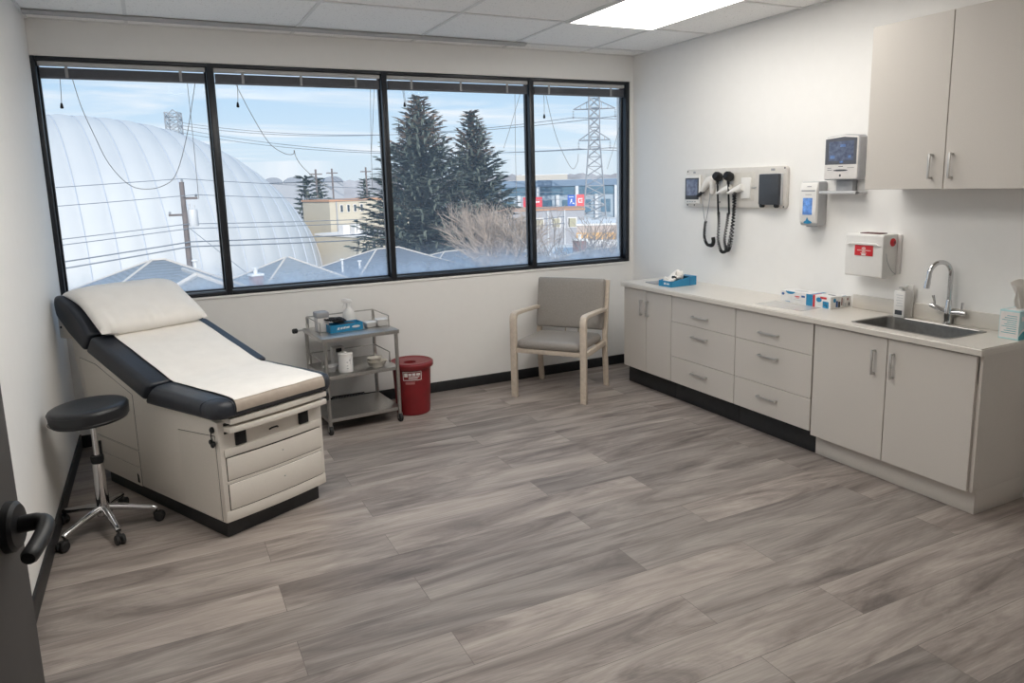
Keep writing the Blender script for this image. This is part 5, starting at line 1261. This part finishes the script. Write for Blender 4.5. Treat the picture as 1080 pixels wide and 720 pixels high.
# ---- lattice pylons and the lines between them
steel_p = mk('galvanised lattice', (0.33, 0.34, 0.36, 1), 0.6, 0.3)
def pylon(label, c, top, hw, rot, arms, r=0.07, levels=13, taper=0.45):
    t = thing('lattice_pylon', label, 'pylon', (c[0], c[1], G), math.radians(rot)); h = top - G
    bm = B(); P = lambda i, f: Vector(((1, 1, -1, -1)[i] * hw * (1 - (1 - taper) * min(1, f / 0.62)), (1, -1, -1, 1)[i] * hw * (1 - (1 - taper) * min(1, f / 0.62)), h * f))
    for i in range(4): tube(bm, [P(i, 0), P(i, 0.62), P(i, 1.0)], r * 1.3, 4)
    for k in range(levels):
        f0, f1 = k / levels, (k + 1) / levels
        for i in range(4):
            j = (i + 1) % 4; tube(bm, [P(i, f0), P(j, f1)], r * 0.8, 3); tube(bm, [P(j, f0), P(i, f1)], r * 0.8, 3); tube(bm, [P(i, f1), P(j, f1)], r * 0.7, 3)
    mesh_obj('tower_body', bm, steel_p, t)
    for (f, half) in arms:
        bm = B(); z = h * f
        for s in (-1, 1):
            for y in (-0.5, 0.5): tube(bm, [(0, y, z), (s * half, 0, z)], r, 4)
            tube(bm, [(0, 0, z + 1.5), (s * half, 0, z)], r, 4)
            for q_ in (0.35, 0.65): tube(bm, [(s * half * q_, 0, z), (s * half * q_, 0, z + 1.5 * (1 - q_))], r * 0.7, 3)
        a = mesh_obj('cross_arm', bm, steel_p, t)
        for s in (-1, 1):
            bm = B()
            for k in range(6): lathe(bm, [(0, 0.06), (0.16, 0.0), (0, -0.06)], 8, (s * half, 0, z - 0.25 - 0.2 * k))
            mesh_obj('insulator', bm, steel_p, a)
pylon('steel lattice pylon standing in the narrow right window bay', (60.0, 87.0), 15.2, 1.75, -33, [(0.845, 3.05), (0.62, 2.3)], 0.075, 14)
pylon('distant lattice pylon whose top shows over the dome', (6.4, 164.25), 18.0, 1.5, -20, [(0.96, 1.75)], 0.09, 16, 0.85)
linem = mk('aluminium line', (0.20, 0.22, 0.25, 1), 0.6)
def line(label, a, b, sag, r, cat='power line', group=None, ext=None):
    a = Vector(a); b = Vector(b); pts = []
    n = 22
    for k in range(n + 1):
        f = k / n; p = a.lerp(b, f); p.z -= sag * 4 * f * (1 - f); pts.append(p)
    if ext: pts += [Vector(b) + (Vector(ext) - Vector(b)) * k / 10 - Vector((0, 0, sag * 4 * (k / 10) * (1 - k / 10))) for k in range(1, 11)]
    bm = B(); tube(bm, pts, r, 5); tag(mesh_obj('power_line', bm, linem), label, cat, group)
gT = 'transmission lines strung between the pylons'
line('transmission line on the left end of the upper pylon arm', (4.76, 164.85, 15.9), (57.45, 88.7, 11.0), 2.6, 0.055, group=gT, ext=(112, 12, 12))
line('transmission line on the right end of the upper pylon arm', (8.04, 163.65, 15.9), (62.55, 85.35, 11.0), 2.6, 0.055, group=gT, ext=(117, 8, 12))
line('transmission line on the left end of the lower pylon arm', (4.76, 164.85, 14.6), (58.07, 88.25, 6.5), 2.4, 0.055, group=gT, ext=(112, 12, 7))
line('transmission line on the right end of the lower pylon arm', (8.04, 163.65, 14.6), (61.93, 85.75, 6.5), 2.4, 0.055, group=gT, ext=(117, 8, 7))

# ---- utility pole with its wires
wood = mk('weathered pole wood', (0.16, 0.13, 0.12, 1), 0.9, var=0.25, scale=3)
px_, py_ = 1.68, 24.33
t = thing('utility_pole', 'wooden utility pole with transformer in front of the white dome', 'pole', (px_, py_, G))
bm = B(); tube(bm, [(0, 0, 0), (0.0, 0, 6.7)], [0.13, 0.085], 12); mesh_obj('post', bm, wood, t)
bm = B(); box(bm, (-0.06, -0.05, 6.05), (0.5, 0.05, 6.14)); box(bm, (-0.55, -0.05, 5.45), (0.06, 0.05, 5.53)); mesh_obj('cross_arm', bm, wood, t)
bm = B(); lathe(bm, [(0, 0), (0.17, 0), (0.18, 0.04), (0.18, 0.58), (0.15, 0.64), (0, 0.66)], 18, (0.28, 0, 5.05)); cyl(bm, (0.2, 0, 5.7), (0.2, 0, 5.9), 0.03, 8); cyl(bm, (0.35, 0, 5.7), (0.35, 0, 5.85), 0.03, 8); mesh_obj('transformer', bm, M['lightgrey'], t)
bm = B()
for x, z in ((0.45, 6.14), (0.02, 6.7), (-0.5, 5.53)): lathe(bm, [(0, 0), (0.04, 0.02), (0.05, 0.07), (0, 0.12)], 10, (x, 0, z))
mesh_obj('insulator', bm, M['greyplastic'], t)
gP = 'wires strung along the utility pole'
for lab, dx, z, zl, zr, sag, r in (('topmost wire on the utility pole before the dome', 0.0, 2.22, 1.75, 1.15, 0.15, 0.014), ('second wire down on the utility pole before the dome', 0.45, 1.62, 1.15, 0.75, 0.15, 0.014),
        ('third wire down on the utility pole, level with the transformer foot', 0.1, 0.55, -0.10, 0.35, 0.18, 0.016), ('fourth wire down on the utility pole, just under the transformer', 0.12, 0.38, -0.38, 0.18, 0.18, 0.016),
        ('thick fifth cable down on the utility pole before the dome', 0.1, -0.12, -1.15, -0.25, 0.2, 0.026), ('lowest thick cable on the utility pole before the dome', 0.08, -0.30, -1.55, -0.62, 0.2, 0.026)):
    line(lab, (-18.0, 19.0, zl - 0.2), (px_ + dx, py_ - 0.1, z), sag, r, group=gP, ext=(22.0, 31.0, zr))
line('slanting guy wire of the utility pole', (px_ + 0.1, py_ - 0.1, 0.4), (px_ + 3.2, py_ - 4.0, -2.6), 0.0, 0.013)
for lab, c, h in (('thin pole left of three beyond the cream building', (20.3, 92.4), 4.2), ('middle one of three thin poles beyond the cream building', (24.5, 101.7), 4.5), ('thin pole right of three beyond the cream building', (29.2, 100.6), 4.6)):
    t = thing('distant_pole', lab, 'pole', (c[0], c[1], G), 0.3, 'thin poles on the skyline')
    bm = B(); cyl(bm, (0, 0, 0), (0, 0, h - G), 0.13, 8); mesh_obj('post', bm, wood, t)
    bm = B(); box(bm, (-0.9, -0.06, h - G - 0.7), (0.9, 0.06, h - G - 0.55)); mesh_obj('cross_arm', bm, wood, t)

# ---- trees
def needle_mat(name, c, c2):
    t = NT(name); v = t.coord(); n = t.noise(v, 3.0, 3)
    t.link(t.ramp(n.outputs['Fac'], [(0.3, c), (0.7, c2)]), t.bsdf.inputs['Base Color']); t.bsdf.inputs['Roughness'].default_value = 0.8
    return t.m
nm = needle_mat('spruce needles', (0.055, 0.075, 0.065), (0.12, 0.14, 0.11))
cm = needle_mat('brown cones', (0.22, 0.145, 0.095), (0.38, 0.26, 0.18))
bark = mk('bark', (0.11, 0.085, 0.07, 1), 0.95, var=0.3, scale=5)
def spruce(label, c, top, rad, seed, levels=44, per=9, tuft=0.34, cones=True, group=None, name='spruce_tree'):
    rg = random.Random(seed); t = thing(name, label, 'tree', (c[0], c[1], G), rg.random() * 6, group); h = top - G
    bm = B(); tube(bm, [(0, 0, 0), (0.04, 0.02, h * 0.5), (0, 0, h * 0.985)], [h * 0.020, h * 0.011, 0.02], 10); mesh_obj('trunk', bm, bark, t)
    bm = B(); bc = B(); br = B()
    for L in range(levels):
        f = (L + 0.5) / levels; z0 = h * (0.10 + 0.89 * f)
        R = rad * (1 - f) ** 0.86 * (0.88 + 0.24 * rg.random()) + 0.12
        n = max(4, int(per * (1 - 0.45 * f)))
        for k in range(n):
            a = 2 * PI * (k + rg.random() * 0.7) / n + L * 1.3; r = R * (0.72 + 0.42 * rg.random())
            droop = -0.20 * r * (1 - f * 1.3); ca, sa = math.cos(a), math.sin(a)
            def bp(u): return Vector((ca * r * u, sa * r * u, z0 + droop * u * 1.6 + 0.30 * r * u * u * (0.5 + f)))
            if r > 0.5: tube(br, [bp(0), bp(0.5), bp(0.95)], [0.03, 0.018, 0.006], 3, False)
            m = max(5, int(r / tuft * 6.5))
            for j in range(m):
                u = (0.10 + 0.90 * (j + rg.random()) / m) if r > 0.6 else rg.random()
                p = bp(u); w = tuft * (0.5 + 0.5 * rg.random())
                side = rg.choice((-1, 1)) * (0.25 + 0.75 * rg.random()); dirv = Vector((ca * 0.75 - sa * side, sa * 0.75 + ca * side, -0.30 + 0.30 * rg.random() + 0.35 * f)).normalized()
                nrm = dirv.cross(Vector((rg.uniform(-.6, .6), rg.uniform(-.6, .6), 1))).normalized()
                tgt = bc if (cones and f > 0.74 and rg.random() < 0.85 and u > 0.25) else bm
                s_ = 0.75 if tgt is bc else 1.0
                e = p + dirv * w * 1.5 * s_
                q = [p + nrm * w * 0.13, p + dirv * w * 0.7 * s_ + nrm * w * 0.27 * s_, e, p + dirv * w * 0.7 * s_ - nrm * w * 0.27 * s_, p - nrm * w * 0.13]
                tgt.faces.new([tgt.verts.new(x) for x in q])
                if rg.random() < 0.55:       # hanging spray
                    dd = Vector((dirv.x * 0.25, dirv.y * 0.25, -1)).normalized(); n3 = dd.cross(Vector((ca, sa, 0.2))).normalized()
                    q = [p + n3 * w * 0.22, p + dd * w * 0.95, p - n3 * w * 0.22]; bm.faces.new([bm.verts.new(x) for x in q])
    mesh_obj('branches', br, bark, t)
    mesh_obj('foliage', bm, nm, t)
    if cones: tag(mesh_obj('cones', bc, cm, t), kind='stuff')
    else: bc.free()
spruce('tall spruce on the left of the pair, with brown cones at its top', (10.55, 22.9), 5.35, 3.55, 3, 48, 14, 0.34)
spruce('shorter spruce on the right of the pair, behind the bare bush', (13.7, 24.75), 5.0, 3.1, 8, 44, 13, 0.34)
sk = 'small conifers on the skyline'
for i, (lab, c, top, rad) in enumerate((('small dark conifer beside the top of the cream building', (17.1, 82.8), 3.2, 2.2), ('small pointed conifer between the thin poles', (24.6, 112.0), 3.4, 1.7), ('small conifer beyond the right thin pole', (33.5, 118.0), 3.2, 1.8))):
    spruce(lab, c, top, rad, 20 + i, 14, 7, 0.9, False, sk, 'small_conifer')
def bare(label, c, base, height, spread, seed, depth, col, r0, stems=5, name='bare_tree', up=0.5):
    rg = random.Random(seed); t = thing(name, label, 'tree', (c[0], c[1], base), 0); bt = B(); bw = B()
    def grow(p, d, l, r, dep):
        q = p + d * l * 0.5 + Vector((rg.uniform(-1, 1), rg.uniform(-1, 1), rg.uniform(-0.5, 1))) * l * 0.06; e = q + (d + Vector((rg.uniform(-.2, .2), rg.uniform(-.2, .2), 0.05))).normalized() * l * 0.5
        tube(bt if dep >= depth - 1 else bw, [p, q, e], [r, r * 0.85, r * 0.68], 5 if dep >= depth - 1 else 3, False)
        if dep == 0: return
        for k in range(3 if dep > 1 else 4):
            nd = (d + Vector((rg.uniform(-1, 1), rg.uniform(-1, 1), rg.uniform(-0.35, 0.75))) * 0.72).normalized()
            grow(e if k < 2 else q, nd, l * rg.uniform(0.62, 0.85), r * 0.62, dep - 1)
    for s in range(stems):
        a = 2 * PI * (s + rg.random() * 0.5) / stems; d = Vector((math.cos(a) * spread, math.sin(a) * spread, up + 0.5 * rg.random())).normalized()
        grow(Vector((math.cos(a) * 0.12, math.sin(a) * 0.12, 0)), d, height, r0, depth)
    mesh_obj('trunk', bt, col, t); mesh_obj('twigs', bw, col, t)
tanb = mk('pale tan twigs', (0.40, 0.325, 0.27, 1), 0.9, var=0.2, scale=2)
bare('rounded leafless tan bush in front of the spruce trees', (10.15, 14.9), -1.95, 0.98, 0.5, 5, 5, tanb, 0.042, 17, 'bare_bush', 1.0)
bare('thin leafless tree with arching branches below the pylon', (11.0, 10.6), -2.6, 1.30, 0.75, 9, 4, mk('grey twigs', (0.24, 0.21, 0.19, 1), 0.9), 0.055, 5, 'bare_tree', 1.1)

# ------------------------------------------------------------------ sky, sun, camera
Wd = bpy.data.worlds.new('sky'); S.world = Wd; Wd.use_nodes = True
nt = Wd.node_tree; bg = nt.nodes['Background']; L_ = nt.links
tc = nt.nodes.new('ShaderNodeTexCoord'); sp = nt.nodes.new('ShaderNodeSeparateXYZ'); L_.new(tc.outputs['Generated'], sp.inputs[0])
rp = nt.nodes.new('ShaderNodeValToRGB'); e = rp.color_ramp.elements
stops = [(0.0, (0.74, 0.83, 0.88)), (0.06, (0.68, 0.83, 0.94)), (0.18, (0.40, 0.66, 0.92)), (0.5, (0.32, 0.56, 0.84)), (1.0, (0.25, 0.48, 0.80))]
while len(e) < len(stops): e.new(0.5)
for i, (p, c) in enumerate(stops): e[i].position = p; e[i].color = (*c, 1)
L_.new(sp.outputs['Z'], rp.inputs['Fac'])
# streaky high cloud: divide direction by height so that the cloud sheet lies flat overhead
mx = nt.nodes.new('ShaderNodeMath'); mx.operation = 'MAXIMUM'; mx.inputs[1].default_value = 0.035; L_.new(sp.outputs['Z'], mx.inputs[0])
ad = nt.nodes.new('ShaderNodeMath'); ad.operation = 'ADD'; ad.inputs[1].default_value = 0.06; L_.new(mx.outputs[0], ad.inputs[0])
dv = nt.nodes.new('ShaderNodeVectorMath'); dv.operation = 'DIVIDE'; cb = nt.nodes.new('ShaderNodeCombineXYZ')
for k in range(3): L_.new(ad.outputs[0], cb.inputs[k])
L_.new(tc.outputs['Generated'], dv.inputs[0]); L_.new(cb.outputs[0], dv.inputs[1])
mp = nt.nodes.new('ShaderNodeMapping'); mp.inputs['Scale'].default_value = (0.42, 0.95, 0.0); mp.inputs['Rotation'].default_value = (0, 0, 0.35); mp.inputs['Location'].default_value = (0.55, 0.2, 0); L_.new(dv.outputs[0], mp.inputs['Vector'])
nz = nt.nodes.new('ShaderNodeTexNoise'); nz.inputs['Scale'].default_value = 1.15; nz.inputs['Detail'].default_value = 7; nz.inputs['Roughness'].default_value = 0.58; nz.inputs['Distortion'].default_value = 0.5; L_.new(mp.outputs[0], nz.inputs['Vector'])
cr = nt.nodes.new('ShaderNodeValToRGB'); cr.color_ramp.elements[0].position = 0.47; cr.color_ramp.elements[1].position = 0.70; L_.new(nz.outputs['Fac'], cr.inputs['Fac'])
mxx = nt.nodes.new('ShaderNodeMix'); mxx.data_type = 'RGBA'; L_.new(cr.outputs['Color'], mxx.inputs['Factor']); L_.new(rp.outputs['Color'], mxx.inputs['A']); mxx.inputs['B'].default_value = (0.96, 0.98, 1.0, 1)
L_.new(mxx.outputs['Result'], bg.inputs['Color']); bg.inputs['Strength'].default_value = 1.05

sl = bpy.data.lights.new('sun', 'SUN'); sl.energy = 4.6; sl.angle = math.radians(0.6); sl.color = (1.0, 0.93, 0.83)
so = bpy.data.objects.new('sun', sl); COL.objects.link(so); so.rotation_euler = Vector((0.12, 0.86, -0.47)).to_track_quat('-Z', 'Y').to_euler()
for i in range(4):       # sky portals over the window bays help the renderer sample daylight
    al = bpy.data.lights.new('window_portal', 'AREA'); al.shape = 'RECTANGLE'; al.size = XM[i + 1][0] - XM[i][1]; al.size_y = ZT - ZB; al.cycles.is_portal = True
    ao = bpy.data.objects.new('window_portal', al); COL.objects.link(ao); ao.location = ((XM[i + 1][0] + XM[i][1]) / 2, 0.12, (ZT + ZB) / 2); ao.rotation_euler = (-PI / 2, 0, 0)

cam = bpy.data.cameras.new('camera'); co = bpy.data.objects.new('camera', cam); COL.objects.link(co); S.camera = co
yaw, pitch, roll = -0.45370593, -0.17026409, -0.02645240
F = Vector((-math.sin(yaw) * math.cos(pitch), math.cos(yaw) * math.cos(pitch), math.sin(pitch))); Rt = Vector((math.cos(yaw), math.sin(yaw), 0)); Up = Rt.cross(F)
R2 = math.cos(roll) * Rt + math.sin(roll) * Up; U2 = -math.sin(roll) * Rt + math.cos(roll) * Up
mw = Matrix((R2, U2, -F)).transposed().to_4x4(); mw.translation = Vector((0.60392, -5.64936, 1.73346)); co.matrix_world = mw
cam.sensor_fit = 'HORIZONTAL'; cam.sensor_width = 36.0; cam.lens = 36.0 * 764.267 / 1080; cam.shift_y = -35.36 / 1080; cam.clip_start = 0.05; cam.clip_end = 2000
vs = S.view_settings; S.display_settings.display_device = 'sRGB'; vs.view_transform = 'Standard'; vs.look = 'None'; vs.gamma = 1.0; vs.use_curve_mapping = False; vs.exposure = 0.0
S.cycles.use_denoising = True; S.cycles.max_bounces = 10; S.cycles.diffuse_bounces = 6; S.cycles.transparent_max_bounces = 16; S.cycles.sample_clamp_indirect = 8.0; S.cycles.caustics_reflective = False; S.cycles.caustics_refractive = False
